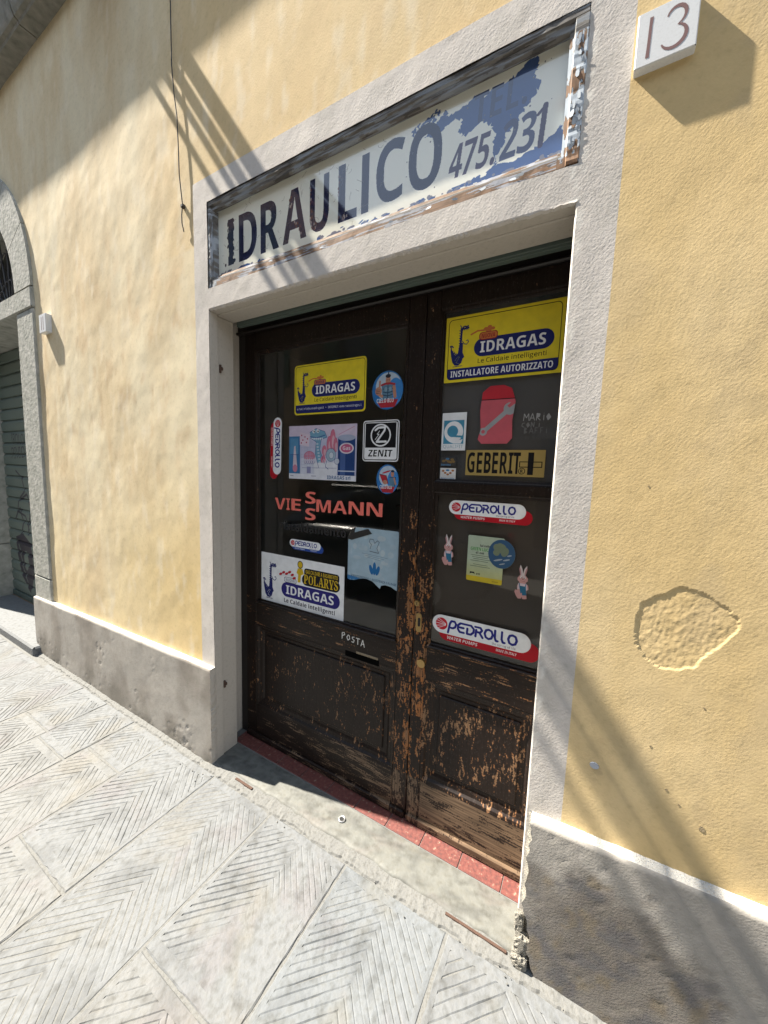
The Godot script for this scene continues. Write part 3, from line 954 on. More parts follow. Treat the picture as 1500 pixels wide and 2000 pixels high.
	put("shop_floor", box(Vector3(lo.x, -0.05, lo.z), Vector3(hi.x, 0.002, -0.345), 0.001), M.shop_floor, b)
	# shelves with cartons at the back of the shop
	var shelf := part_node("shop_shelf", b, Vector3(-2.2, 0, -3.2))
	var wood := mat(lin(0.22, 0.14, 0.08), 0.8)
	for k in 5:
		put("board", box(Vector3(0, 0.3 + k * 0.45, -0.15), Vector3(2.6, 0.325 + k * 0.45, 0.2), 0.003), wood, shelf)
		for i in 7:
			var cw := rng.randf_range(0.14, 0.32)
			put("carton", box(Vector3(0.06 + i * 0.36, 0.326 + k * 0.45, -0.1), Vector3(0.06 + i * 0.36 + cw, 0.326 + k * 0.45 + rng.randf_range(0.12, 0.34), 0.15), 0.004), mat(lin(rng.randf_range(0.15, 0.5), rng.randf_range(0.15, 0.4), rng.randf_range(0.1, 0.35)), 0.8), shelf)
	# threshold: one worn stone, then a row of red tiles under the doors
	var rows := []
	for i in 60:
		var x: float = lerpf(OX0 - 0.02, OX1 + 0.03, i / 59.0)
		var r := []
		for j in 12:
			var z: float = lerpf(0.012 + 0.010 * n_mid.get_noise_1d(x * 1.5 + 5.0), -0.150, j / 11.0)
			r.append(Vector3(x, SILL - 0.001 + n_mid.get_noise_2d(x * 0.8, z * 2.0) * 0.0022 - (0.006 if j == 0 else 0.0), z))
		r.push_front(Vector3(x, -0.02, r[0].z + 0.002))
		rows.append(r)
	put("threshold", skin(rows, Vector3(0, 1, 0.2), func(q): return slab_stain(q.x * 1.3 + 4.0, q.z * 2.5 + 2.0) * (1.0 - clampf((n_mid.get_noise_2d(q.x * 1.4, q.z * 1.8 + 3.0) - 0.1) * 1.2, 0, 0.3)), true), M.sill, b)
	var tx := OX1 + 0.02
	var w := 0.10
	while tx > -1.72:
		var ta: float = max(tx - w, -1.76)
		put("red_tile", box(Vector3(ta + 0.0015, -0.01, -0.236), Vector3(tx - 0.0015, SILL + 0.004 + rng.randf() * 0.001, -0.146), 0.002), M.red_tile, b)
		tx -= w
		w = 0.172
	put("tile_bed", box(Vector3(-1.78, -0.02, -0.34), Vector3(-0.05, SILL + 0.0005, -0.142), 0.001), M.mortar, b)
	var sock := part_node("lock_socket", b, Vector3(-0.888, SILL, -0.072))
	put("ring", tube([0, 1, 2, 3, 4, 5, 6, 7, 8, 9, 10, 11, 12].map(func(i): return Vector3(cos(TAU * i / 12.0) * 0.014, 0.002, sin(TAU * i / 12.0) * 0.014)), 0.004, 6), M.steel, sock)
	var cy := CylinderMesh.new()
	cy.top_radius = 0.012
	cy.bottom_radius = 0.012
	cy.height = 0.004
	put("hole", cy, M.black, sock, Vector3(0, 0.0005, 0))
	put("rust_strip", box(Vector3(-0.345, -0.004, 0.018), Vector3(-0.125, 0.0165, 0.027), 0.001), M.rust, b)
	put("rust_strip", box(Vector3(-1.50, -0.004, 0.022), Vector3(-1.375, 0.0165, 0.034), 0.001), M.rust, b)

# ---------------------------------------------------------------- painted glass sign over the door
func build_sign() -> void:
	var x0 := -1.690
	var x1 := -0.107
	var y0 := 2.490
	var y1 := 2.872
	var s := thing("shop_sign", "cream glass shop sign with flaking blue letters in a peeling wooden frame over the door", "sign", Vector3(x0, y0, 0))
	var o := -Vector3(x0, y0, 0)
	# frame paint: grey weathered top, pale blue flakes at the right, bare brown wood below
	var px := 1000.0
	var w := int((x1 - x0) * px)
	var h := int((y1 - y0) * px)
	var n1 := noise(31, 0.018, 4)
	var n2 := noise(32, 0.06, 4)
	var d := PackedByteArray()
	d.resize(w * h * 3)
	for j in h:
		for i in w:
			var top := j < 60
			var side := not top and (i < 60 or i > w - 60)
			if not top and not side and j < h - 70:
				continue
			var f: float = n2.get_noise_2d(i * 1.3, j * 0.25) if side else n2.get_noise_2d(i * 0.12, j * 1.7)
			var a: float = n1.get_noise_2d(i * 0.8, j * 0.8) if side else n1.get_noise_2d(i * 0.2, j * 1.5)
			var v := a * 0.7 + f * 0.6
			var c := Color(0.135, 0.125, 0.115) * (1.0 + f * 0.6)      # bare, weathered
			if top or i < 60:
				if v > 0.05:
					c = Color(0.20, 0.215, 0.235) * (1.0 + f * 0.4)
				elif v < -0.28:
					c = Color(0.06, 0.055, 0.05)
				if i < 60 and v > 0.24:
					c = Color(0.34, 0.37, 0.41)
			else:
				c = Color(0.20, 0.11, 0.058) * (1.0 + f * 0.8)
				if i > w - 60 and j < h - 30:
					if v > -0.10:
						c = Color(0.36, 0.41, 0.47) * (1.0 + f * 0.25)
					elif v > -0.15:
						c = Color(0.07, 0.065, 0.06)
				elif v > 0.10:
					c = Color(0.27, 0.28, 0.32) * (1.0 + f * 0.3)
				elif v > 0.05:
					c = Color(0.08, 0.07, 0.07)
			c = c.linear_to_srgb()
			var k := (j * w + i) * 3
			d[k] = int(clampf(c.r, 0, 1) * 255.0)
			d[k + 1] = int(clampf(c.g, 0, 1) * 255.0)
			d[k + 2] = int(clampf(c.b, 0, 1) * 255.0)
	var fm := planar(mat(Color.WHITE, 0.75), -0.005, x1 - x0 + 0.005, -0.005, y1 - y0 + 0.005)
	fm.albedo_texture = tex(Image.create_from_data(w, h, false, Image.FORMAT_RGB8, d))
	var zf := 0.002
	var zp := -0.036
	var put_sk := func(nm: String, rows: Array, hint: Vector3):
		put(nm, skin(rows, hint), fm, s)
	# rails with a stepped profile, split into short lengths so that their arrises waver
	var seg := 60
	var topr := []
	var bot := []
	for i in seg + 1:
		var x: float = lerpf(x0, x1, float(i) / seg)
		var e := 0.0016 * n_mid.get_noise_1d(x * 6.0)
		topr.append([Vector3(x, y1 + 0.02, -0.014) + o, Vector3(x, y1 + 0.001, zf + e) + o, Vector3(x, y1 - 0.016, zf + e) + o, Vector3(x, y1 - 0.020, zf - 0.007) + o, Vector3(x, y1 - 0.035 + e, zf - 0.009) + o, Vector3(x, y1 - 0.038, zf - 0.018) + o, Vector3(x, 2.846, zp - 0.002) + o])
		bot.append([Vector3(x, y0 - 0.02, -0.014) + o, Vector3(x, y0 + 0.001, zf - 0.001 + e) + o, Vector3(x, y0 + 0.030 + e, zf - 0.002) + o, Vector3(x, y0 + 0.034, zf - 0.009) + o, Vector3(x, y0 + 0.050, zf - 0.012 + e) + o, Vector3(x, 2.552, zp - 0.002) + o])
	put_sk.call("top_rail", topr, Vector3(0, -0.3, 1))
	put_sk.call("bottom_rail", bot, Vector3(0, 0.3, 1))
	for side in 2:
		var rows := []
		for i in 41:
			var y: float = lerpf(y0 + (0.0 if side == 0 else 0.002), y1 - 0.02, i / 40.0)
			var e := 0.0016 * n_mid.get_noise_1d(y * 9.0 + side * 5.0)
			if side == 0:
				rows.append([Vector3(x0 - 0.02, y, -0.014) + o, Vector3(x0, y, zf + 0.001 + e) + o, Vector3(x0 + 0.014, y, zf + 0.001 + e) + o, Vector3(x0 + 0.018, y, zf - 0.008) + o, Vector3(x0 + 0.026, y, zf - 0.010) + o, Vector3(x0 + 0.029, y, zp - 0.002) + o])
			else:
				rows.append([Vector3(x1 + 0.02, y, -0.014) + o, Vector3(x1, y, zf + 0.002 + e) + o, Vector3(x1 - 0.030, y, zf + 0.002 + e * 1.5) + o, Vector3(x1 - 0.034, y, zf - 0.006) + o, Vector3(x1 - 0.044, y, zf - 0.008) + o, Vector3(x1 - 0.046, y, zp - 0.002) + o])
		put_sk.call("side_rail", rows, Vector3(0.3 if side == 0 else -0.3, 0, 1))
	# curled flakes of old paint on the right-hand and lower rails
	var flake_m := mat(lin(0.34, 0.38, 0.43), 0.8)
	for k in 30:
		var low := k % 3 == 0
		var fx: float = rng.randf_range(x0 + 0.1, x1 - 0.05) if low else x1 - rng.randf_range(0.004, 0.028)
		var fy: float = y0 + rng.randf_range(0.006, 0.028) if low else rng.randf_range(y0 + 0.03, y1 - 0.06)
		var pts := PackedVector2Array()
		var nn := 7
		var fr := rng.randf_range(0.004, 0.009)
		for i in nn:
			pts.append(Vector2(cos(TAU * i / nn) * (2.0 if low else 0.8), sin(TAU * i / nn) * (0.7 if low else 1.7)) * fr * rng.randf_range(0.55, 1.15))
		var fl := put("paint_flake", plate(pts, 0.0006, Vector2.ONE), flake_m, s, Vector3(fx, fy, zf + 0.0028) + o)
		fl.rotation = Vector3(rng.randf_range(-0.25, 0.25), rng.randf_range(-0.3, 0.3), 0)
	# the lettered glass
	var pw := 151.0
	var ph := 29.4
	var a := Art.new(pw, ph, lin(0.73, 0.725, 0.64), 9.0)
	var ink := lin(0.018, 0.021, 0.055)
	var blue := lin(0.052, 0.095, 0.23)
	# blue-grey ground laid bare where the cream has come away
	var bare_pts := [[107.5, 9.0], [112.0, 6.0], [114.5, 3.6], [116, 5.6], [121, 5.0], [124.5, 3.6], [127.5, 5.2], [129.5, 3.4], [133, 4.0], [136.5, 3.2], [139.6, 0.9], [142.2, 0.7], [143.2, 2.5], [141.8, 5.6], [143.8, 7.6], [142.6, 11.0], [139.9, 13.0], [138.0, 16.5], [134.6, 18.0], [134.0, 21.2], [131.8, 23.6], [132.4, 26.0], [137.0, 26.6], [143.0, 25.4], [148.8, 23.2], [150.6, 21.5], [150.8, 29.2], [118, 29.2], [117.6, 28.2], [128.5, 27.8], [131.8, 25.4], [131.2, 21.6], [131.4, 17.4], [130.2, 14.0], [126.6, 11.6], [121.6, 14.2], [119.5, 12.0], [120.6, 8.6], [117.0, 7.6], [112.8, 9.6], [110.2, 10.0]]
	var ring := []
	for i in bare_pts.size():
		for k in 7:
			var q := Vector2(bare_pts[i][0], bare_pts[i][1]).lerp(Vector2(bare_pts[(i + 1) % bare_pts.size()][0], bare_pts[(i + 1) % bare_pts.size()][1]), k / 7.0)
			ring.append(q + Vector2(n_fine.get_noise_2d(q.x * 0.05, q.y * 0.05), n_fine.get_noise_2d(q.y * 0.05, q.x * 0.05 + 7.0)) * 1.2)
	a.poly(ring, blue)
	for k in 60:
		var t := rng.randf()
		var q := Vector2(lerpf(102.5, 112.5, t) + rng.randfn(0, 0.5), lerpf(5.8, 3.2, t) + rng.randfn(0, 0.55) + (1.2 if k % 3 == 0 else 0.0))
		a.ell(q.x, q.y, rng.randf_range(0.2, 0.9), rng.randf_range(0.15, 0.6), blue, 9, -0.6)
	# ragged line of flakes along the lower edge
	for k in 150:
		var fx := rng.randf_range(1.0, 150.0)
		if fx > 30 and fx < 62:
			continue
		a.ell(fx, 29.2 - abs(rng.randfn(0, 0.45)), rng.randf_range(0.3, 1.6), rng.randf_range(0.15, 0.8), lin(0.16, 0.17, 0.22) if k % 3 else blue, 9, rng.randf_range(-0.5, 0.2))
	var lx := [6.9, 14.4, 28.8, 42.3, 57.2, 71.6, 82.3, 88.7, 101.8]
	var lw := [3.9, 11.9, 11.3, 13.2, 9.8, 8.7, 3.2, 11.4, 12.2]
	var ly := [6.1, 6.2, 6.1, 5.9, 5.7, 5.5, 5.4, 4.7, 4.9]
	for k in 9:
		if k in [0, 6]:
			a.rect(lx[k], ly[k], lw[k], 20.2, ink)
		else:
			a.text("IDRAULICO"[k], lx[k], ly[k], lw[k], 20.3, ink)
	# the first letter has ragged edges
	for m in 26:
		var side := m % 2
		a.ell(6.9 + 3.9 * side, rng.randf_range(6.4, 26.0), rng.randf_range(0.2, 0.7), rng.randf_range(0.4, 1.3), ink if m % 3 else lin(0.74, 0.72, 0.60), 9)
	a.ell(5.0, 25.6, 0.6, 0.8, ink, 9)
	a.ell(11.2, 24.8, 1.0, 0.9, ink, 9)
	# paint scuffed off the strokes, rusty showing through
	var brown := lin(0.105, 0.045, 0.042)
	for q in [[50.0, 20.5, 1.5, 3.2], [52.2, 23.2, 0.9, 2.0], [58.0, 20, 0.9, 3.4], [57.4, 10, 0.6, 4.2], [71.0, 9, 0.8, 3.8], [71.2, 17, 0.8, 4.0], [74.8, 24.2, 2.4, 0.9], [46.6, 10.5, 0.8, 2.4], [59.8, 23.6, 1.5, 1.0]]:
		for m in 9:
			var ex: float = q[0] + rng.randfn(0, q[2] * 0.5)
			var ey: float = q[1] + rng.randfn(0, q[3] * 0.5)
			var gx := int(ex * a.s)
			var gy := int(ey * a.s)
			if gx > 0 and gy > 0 and gx < a.img.get_width() and gy < a.img.get_height() and a.img.get_pixel(gx, gy).b < 0.45:
				a.ell(ex, ey, 0.35, 0.6, brown if m % 4 else lin(0.33, 0.28, 0.27), 8)
	a.text("475.", 116.4, 15.4, 15.0, 10.2, lin(0.045, 0.03, 0.075), true, 0.0, 0.12)
	a.text("23", 133.0, 14.8, 9.8, 10.6, lin(0.05, 0.06, 0.13), true, 0.0, 0.1)
	a.line([Vector2(145.6, 14.8), Vector2(144.8, 25.2)], 1.5, lin(0.045, 0.03, 0.07))
	a.line([Vector2(145.4, 15.2), Vector2(143.7, 16.6)], 0.9, lin(0.045, 0.03, 0.07))
	a.text("TEL.", 124.0, 3.4, 16.2, 8.6, lin(0.045, 0.06, 0.13), true, 0.0, 0.05)
	# hair cracks and pinholes
	for k in 70:
		var p := Vector2(rng.randf_range(2, 92), rng.randf_range(3, 27))
		var pts := [p]
		var dir := rng.randf_range(0, TAU)
		for i in rng.randi_range(2, 5):
			dir += rng.randfn(0, 0.9)
			p += Vector2(cos(dir), sin(dir)) * rng.randf_range(0.4, 1.1)
			pts.append(p)
		a.line(pts, 0.1, lin(0.2, 0.18, 0.15))
	for k in 26:
		a.ell(rng.randf_range(100, 148), rng.randf_range(3, 27), rng.randf_range(0.1, 0.3), rng.randf_range(0.1, 0.3), lin(0.14, 0.14, 0.16), 8)
	var pm := mat(Color.WHITE, 0.05)
	pm.metallic_specular = 1.0
	pm.albedo_texture = tex(a.img)
	var c := Vector3(-0.9075, 2.703, zp) + o
	put("lettered_panel", plate(round_rect(pw / 100, ph / 100, 0.001, 1), 0.002, Vector2(pw, ph) / 100), pm, s, c)

# carved marble number tile
func number_tile(t: String, label: String, at: Vector3, w: float, h: float, th: float) -> void:
	var o := thing("house_number_tile", label, "house number", at)
	put("tile", box(Vector3(0, 0, -0.004), Vector3(w, h, th), 0.0022), M.marble, o)
	for k in t.length():
		var cx: float = w * ((0.22 if k == 0 else 0.62) if t == "13" else (0.36 if k == 0 else 0.64))
		# each digit a brush stroke that swells and thins: centre line points x, y, half width
		var line := [[0.012, 0.36, 0.030], [0.004, 0.2, 0.026], [0.0, 0.0, 0.027], [-0.006, -0.2, 0.028], [-0.012, -0.36, 0.032]]
		if t[k] == "3":
			line = []
			for i in 13:
				var an := deg_to_rad(lerpf(165.0, -70.0, i / 12.0))
				line.append([0.02 + cos(an) * 0.15, 0.185 + sin(an) * 0.165, 0.012 + 0.020 * sin(PI * i / 12.0)])
			for i in 15:
				var an := deg_to_rad(lerpf(75.0, -160.0, i / 14.0))
				line.append([0.0 + cos(an) * 0.20, -0.165 + sin(an) * 0.195, 0.012 + 0.024 * sin(PI * i / 14.0)])
		var left := PackedVector2Array()
		var right := PackedVector2Array()
		for i in line.size():
			var a := Vector2(line[max(i - 1, 0)][0], line[max(i - 1, 0)][1])
			var c := Vector2(line[min(i + 1, line.size() - 1)][0], line[min(i + 1, line.size() - 1)][1])
			var q := Vector2(line[i][0], line[i][1])
			var o2: Vector2 = (c - a).orthogonal().normalized() * line[i][2]
			left.append((q + o2) * h)
			right.append((q - o2) * h)
		var st := SurfaceTool.new()
		st.begin(Mesh.PRIMITIVE_TRIANGLES)
		st.set_smooth_group(-1)
		for i in left.size() - 1:
			quad(st, Vector3(left[i].x, left[i].y, 0), Vector3(left[i + 1].x, left[i + 1].y, 0), Vector3(right[i + 1].x, right[i + 1].y, 0), Vector3(right[i].x, right[i].y, 0), Vector3(0, 0, 1))
		st.generate_normals()
		put("digit", st.commit(), M.engraved, o, Vector3(cx, h * 0.49, th + 0.0004))

# ---------------------------------------------------------------- stickers on the door glass
func sticker(called: String, label: String, cat: String, cx: float, cy: float, art: Art, shape: PackedVector2Array, size: Vector2, group := "stickers on the door glass", rough := 0.38) -> MeshInstance3D:
	var m := mat(Color.WHITE, rough)
	m.albedo_texture = tex(grimy(art.img, int(abs(cx) * 1000.0)))
	m.metallic_specular = 0.25
	var o := put(called, plate(shape, 0.0008, size), m, self, Vector3(cx, cy, GZ + 0.0006))
	tag(o, label, cat, group)
	return o

# dust film in cloudy patches and hair scratches over the print
func grimy(img: Image, sd: int) -> Image:
	var w := img.get_width()
	var h := img.get_height()
	var n := noise(sd, 0.014, 5).get_image(w, h)
	n.convert(Image.FORMAT_L8)
	var f := noise(sd + 1, 0.25, 2).get_image(w, h)
	f.convert(Image.FORMAT_L8)
	var nd := n.get_data()
	var fd := f.get_data()
	var d := img.get_data()
	for i in w * h:
		var k := 0.90 + 0.10 * nd[i] / 255.0 - (0.10 if fd[i] > 226 else 0.0)
		var dust := 0.02 * (1.0 - nd[i] / 255.0) * 255.0
		for c in 3:
			d[i * 3 + c] = mini(255, int(d[i * 3 + c] * k + dust))
	return Image.create_from_data(w, h, false, Image.FORMAT_RGB8, d)

func rings(p: Array) -> PackedVector2Array:
	var out := PackedVector2Array()
	for q in p:
		out.append(Vector2(q[0], q[1]))
	return out

# the long-necked dragon emblem, in a box 9.5 wide and 20 high
func emblem(a: Art, x: float, y: float, k: float, c: Color, line_c: Color) -> void:
	var P := func(px, py): return Vector2(x + px * k, y + py * k)
	a.poly([P.call(0.9, 10.6), P.call(1.9, 13.2), P.call(3.2, 14.4), P.call(4.3, 13.6), P.call(5.0, 9.0), P.call(6.6, 9.0), P.call(6.7, 13.6), P.call(7.6, 15.6), P.call(6.9, 16.2), P.call(6.2, 18.2), P.call(4.9, 19.3), P.call(3.0, 19.2), P.call(1.7, 17.6), P.call(0.9, 14.6), P.call(0.5, 12.0)], c)
	a.line([P.call(0.8, 12.6), P.call(0.9, 10.6), P.call(0.3, 10.0), P.call(1.1, 9.8), P.call(1.9, 10.6)], 0.55 * k, c)
	a.poly([P.call(5.0, 9.4), P.call(5.2, 2.4), P.call(6.2, 2.4), P.call(6.0, 9.4)], c)
	for i in 9:
		a.poly([P.call(5.1, 3.0 + i * 1.15), P.call(4.4, 3.2 + i * 1.15), P.call(5.1, 3.8 + i * 1.15)], c)
	for i in 4:
		a.poly([P.call(1.2 + i * 0.8, 12.9 + i * 0.55), P.call(1.9 + i * 0.8, 12.0 + i * 0.6), P.call(2.2 + i * 0.8, 13.4 + i * 0.5)], c)
	a.line([P.call(5.4, 2.5), P.call(7.2, 2.7), P.call(9.0, 2.5)], 0.8 * k, c)
	a.line([P.call(5.0, 1.0), P.call(5.6, 2.0)], 0.4 * k, c)
	for i in 4:
		a.ell(6.4 * k + x + i * 0.75 * k, y + (1.9 - 0.2 * (i % 2)) * k, 0.4 * k, 0.5 * k, c, 12)
		a.poly([P.call(6.0 + i * 0.8, 2.9), P.call(6.5 + i * 0.8, 2.9), P.call(6.2 + i * 0.8, 3.6)], c)
	a.line([P.call(6.3, 8.2), P.call(7.2, 9.6), P.call(8.4, 9.9), P.call(9.3, 8.9), P.call(8.9, 8.0), P.call(8.2, 8.2)], 0.35 * k, c)
	a.line([P.call(2.2, 19.7), P.call(6.6, 19.6)], 0.3 * k, c)
	a.line([P.call(3.0, 17.0), P.call(4.4, 15.2), P.call(5.2, 15.4), P.call(3.6, 18.0), P.call(5.2, 18.4)], 0.12 * k, line_c)

func flame_tag(a: Art, x: float, y: float, w: float, h: float, fill: Color, rim: Color, ink: Color) -> void:
	a.line([Vector2(x - w * 0.45, y + h * 0.1), Vector2(x - w * 0.1, y - h * 0.25), Vector2(x + w * 0.4, y - h * 0.2)], h * 0.22, fill)
	for q in [[0.35, -0.35, 0.22], [0.55, -0.55, 0.2], [0.72, -0.3, 0.2], [0.5, -0.2, 0.3]]:
		a.ell(x + w * q[0], y + h * q[1], h * q[2] * 1.4, h * q[2], fill, 16)
	a.rrect(x, y, w, h, h * 0.4, rim)
	a.rrect(x + h * 0.09, y + h * 0.09, w - h * 0.18, h * 0.82, h * 0.36, fill)
	a.text("NUOVA", x + w * 0.14, y + h * 0.24, w * 0.72, h * 0.54, ink)

func boiler_brand(a: Art, x: float, y: float, w: float, h: float, navy: Color, white: Color) -> void:
	a.rrect(x, y, w, h, h * 0.5, navy)
	a.text("IDRAGAS", x + w * 0.085, y + h * 0.19, w * 0.82, h * 0.60, white)

func pump_sticker(w: float, h: float, base: Color) -> Art:
	var a := Art.new(w, h, base, 14.0 if w > 20 else 22.0)
	var navy := lin(0.018, 0.022, 0.20)
	a.rrect(0, 0, w * 0.925, h * 0.74, h * 0.37, lin(0.78, 0.80, 0.82))
	var r := h * 0.245
	var c := Vector2(w * 0.035 + r, h * 0.36)
	a.ell(c.x, c.y, r, r, lin(0.50, 0.018, 0.03))
	for k in 5:
		var t := (k - 2) * 0.26
		a.line([c + Vector2(r * 0.7, t * r * 0.25), c + Vector2(-r * 0.95, t * r * 2.0)], h * 0.018, lin(0.7, 0.72, 0.76))
	var gl := {"P": [[[0.0, 1.3], [0.2, 0.35], [0.38, 0.08], [0.78, 0.06], [0.98, 0.3], [0.88, 0.62], [0.62, 0.76], [0.3, 0.76]]], "E": [[[1.0, 0.08], [0.42, 0.08], [0.12, 0.32], [0.12, 0.70], [0.34, 0.96], [0.88, 0.96]], [[0.12, 0.5], [0.82, 0.5]]], "D": [[[0.0, 0.08], [0.62, 0.08], [0.96, 0.36], [0.94, 0.68], [0.62, 0.96], [0.14, 0.96], [0.18, 0.44]]], "R": [[[0.0, 0.08], [0.62, 0.08], [0.82, 0.3], [0.62, 0.54], [0.2, 0.56]], [[0.52, 0.56], [0.92, 1.0]], [[0.14, 0.36], [0.08, 1.0]]], "O": [[[0.5, 0.06], [0.82, 0.16], [0.97, 0.5], [0.82, 0.84], [0.5, 0.96], [0.18, 0.84], [0.03, 0.5], [0.18, 0.16], [0.5, 0.06]]], "L": [[[0.14, 0.0], [0.14, 0.68], [0.34, 0.96], [0.62, 0.96]]]}
	var x := w * 0.165
	var lh := h * 0.40
	for ch in "PEDROLLO":
		var lw: float = w * (0.062 if ch == "L" else 0.088)
		for s in gl[ch]:
			var pts := []
			for q in s:
				pts.append(Vector2(x + q[0] * lw * 0.9, h * 0.14 + q[1] * lh))
			a.line(pts, h * 0.085, navy)
		x += lw
	a.text("WATER PUMPS", w * 0.155, h * 0.80, w * 0.30, h * 0.125, lin(0.75, 0.74, 0.74), true, 0, 0.15)
	a.text("the spring of life", w * 0.59, h * 0.60, w * 0.21, h * 0.12, lin(0.12, 0.12, 0.16), false)
	a.text("MADE IN ITALY", w * 0.63, h * 0.81, w * 0.18, h * 0.10, lin(0.75, 0.74, 0.74), true, 0, 0.15)
	return a

func pump_shape(w: float, h: float) -> PackedVector2Array:
	var up := PackedVector2Array()
	for p in round_rect(w * 0.925, h * 0.74, h * 0.37, 10):
		up.append(p + Vector2(-w * 0.0375, h * 0.13))
	var low := PackedVector2Array()
	for p in round_rect(w * 0.93, h * 0.70, h * 0.35, 10):
		low.append(p + Vector2(w * 0.035, -h * 0.15))
	return Geometry2D.merge_polygons(up, low)[0]

func hero_disc(rx: float, ry: float, flip: bool) -> Art:
	var w := rx * 2
	var h := ry * 2
	var a := Art.new(w, h, lin(0.03, 0.16, 0.42), 30.0)
	a.ell(rx * 1.05, ry * 0.8, rx * 0.82, ry * 0.72, lin(0.42, 0.52, 0.62))
	a.ell(rx * 1.5, ry * 1.1, rx * 0.5, ry * 0.7, lin(0.05, 0.22, 0.55))
	var skin_c := lin(0.46, 0.22, 0.15)
	var red := lin(0.40, 0.03, 0.045)
	var steel := lin(0.10, 0.20, 0.30)
	if flip:
		a.poly([Vector2(rx * 0.25, ry * 0.65), Vector2(rx * 0.9, ry * 0.75), Vector2(rx * 1.1, ry * 1.3), Vector2(rx * 0.6, ry * 1.25)], red)
		a.ell(rx * 1.45, ry * 0.62, rx * 0.15, ry * 0.2, skin_c)
		a.poly([Vector2(rx * 1.2, ry * 0.85), Vector2(rx * 1.75, ry * 0.85), Vector2(rx * 1.65, ry * 1.5), Vector2(rx * 1.25, ry * 1.5)], steel)
		a.ell(rx * 0.8, ry * 1.2, rx * 0.2, ry * 0.15, skin_c)
	else:
		a.poly([Vector2(rx * 0.62, ry * 0.72), Vector2(rx * 1.45, ry * 0.72), Vector2(rx * 1.3, ry * 1.5), Vector2(rx * 0.7, ry * 1.5)], steel)
		a.ell(rx * 1.03, ry * 0.5, rx * 0.16, ry * 0.24, skin_c)
		a.ell(rx * 1.03, ry * 0.27, rx * 0.17, ry * 0.10, lin(0.03, 0.03, 0.04))
		a.ell(rx * 0.42, ry * 1.02, rx * 0.22, ry * 0.22, skin_c)
		a.line([Vector2(rx * 0.48, ry * 0.9), Vector2(rx * 0.5, ry * 0.52)], rx * 0.12, skin_c)
		a.line([Vector2(rx * 1.42, ry * 0.85), Vector2(rx * 1.5, ry * 1.35)], rx * 0.2, skin_c)
	var dk := lin(0.02, 0.03, 0.06)
	if flip:
		a.line([Vector2(rx * 0.25, ry * 0.65), Vector2(rx * 0.9, ry * 0.75), Vector2(rx * 1.1, ry * 1.3)], rx * 0.04, dk)
		a.line([Vector2(rx * 1.2, ry * 0.85), Vector2(rx * 1.75, ry * 0.85), Vector2(rx * 1.65, ry * 1.5)], rx * 0.04, dk)
		a.ell(rx * 1.45, ry * 0.44, rx * 0.16, ry * 0.08, dk)
		a.line([Vector2(rx * 1.6, ry * 0.9), Vector2(rx * 1.75, ry * 1.3)], rx * 0.14, skin_c)
		a.ell(rx * 0.9, ry * 0.5, rx * 0.4, ry * 0.06, lin(0.45, 0.04, 0.06), 16, -0.3)
	else:
		a.line([Vector2(rx * 0.62, ry * 0.72), Vector2(rx * 0.86, ry * 0.66), Vector2(rx * 1.2, ry * 0.66), Vector2(rx * 1.45, ry * 0.72)], rx * 0.12, lin(0.36, 0.04, 0.05))
		for i in 3:
			a.line([Vector2(rx * 0.72, ry * (0.92 + i * 0.16)), Vector2(rx * 1.02, ry * (0.98 + i * 0.16)), Vector2(rx * 1.34, ry * (0.92 + i * 0.16))], rx * 0.035, dk)
		a.line([Vector2(rx * 1.03, ry * 0.72), Vector2(rx * 1.03, ry * 1.45)], rx * 0.035, dk)
		a.ell(rx * 0.9, ry * 0.95, rx * 0.10, ry * 0.12, lin(0.2, 0.32, 0.42), 14)
		a.ell(rx * 1.18, ry * 0.95, rx * 0.10, ry * 0.12, lin(0.2, 0.32, 0.42), 14)
		a.line([Vector2(rx * 1.03, ry * 0.26), Vector2(rx * 1.05, ry * 0.06)], rx * 0.07, dk)
		a.line([Vector2(rx * 0.94, ry * 0.48), Vector2(rx * 1.0, ry * 0.47)], rx * 0.03, dk)
		a.line([Vector2(rx * 1.06, ry * 0.47), Vector2(rx * 1.12, ry * 0.48)], rx * 0.03, dk)
		for i in 3:
			a.line([Vector2(rx * 0.26, ry * (0.95 + i * 0.09)), Vector2(rx * 0.5, ry * (0.95 + i * 0.09))], rx * 0.025, dk)
		a.line([Vector2(rx * 0.46, ry * 1.2), Vector2(rx * 0.66, ry * 1.3)], rx * 0.16, skin_c)
	a.poly([Vector2(rx * 0.35, ry * 1.6), Vector2(rx * 1.0, ry * 1.45), Vector2(rx * 1.7, ry * 1.5), Vector2(rx * 1.5, ry * 1.9), Vector2(rx * 0.6, ry * 1.9)], red)
	a.text("CIELO BLU", rx * 0.32, ry * 1.42, rx * 1.1, ry * 0.22, lin(0.72, 0.75, 0.78))
	return a

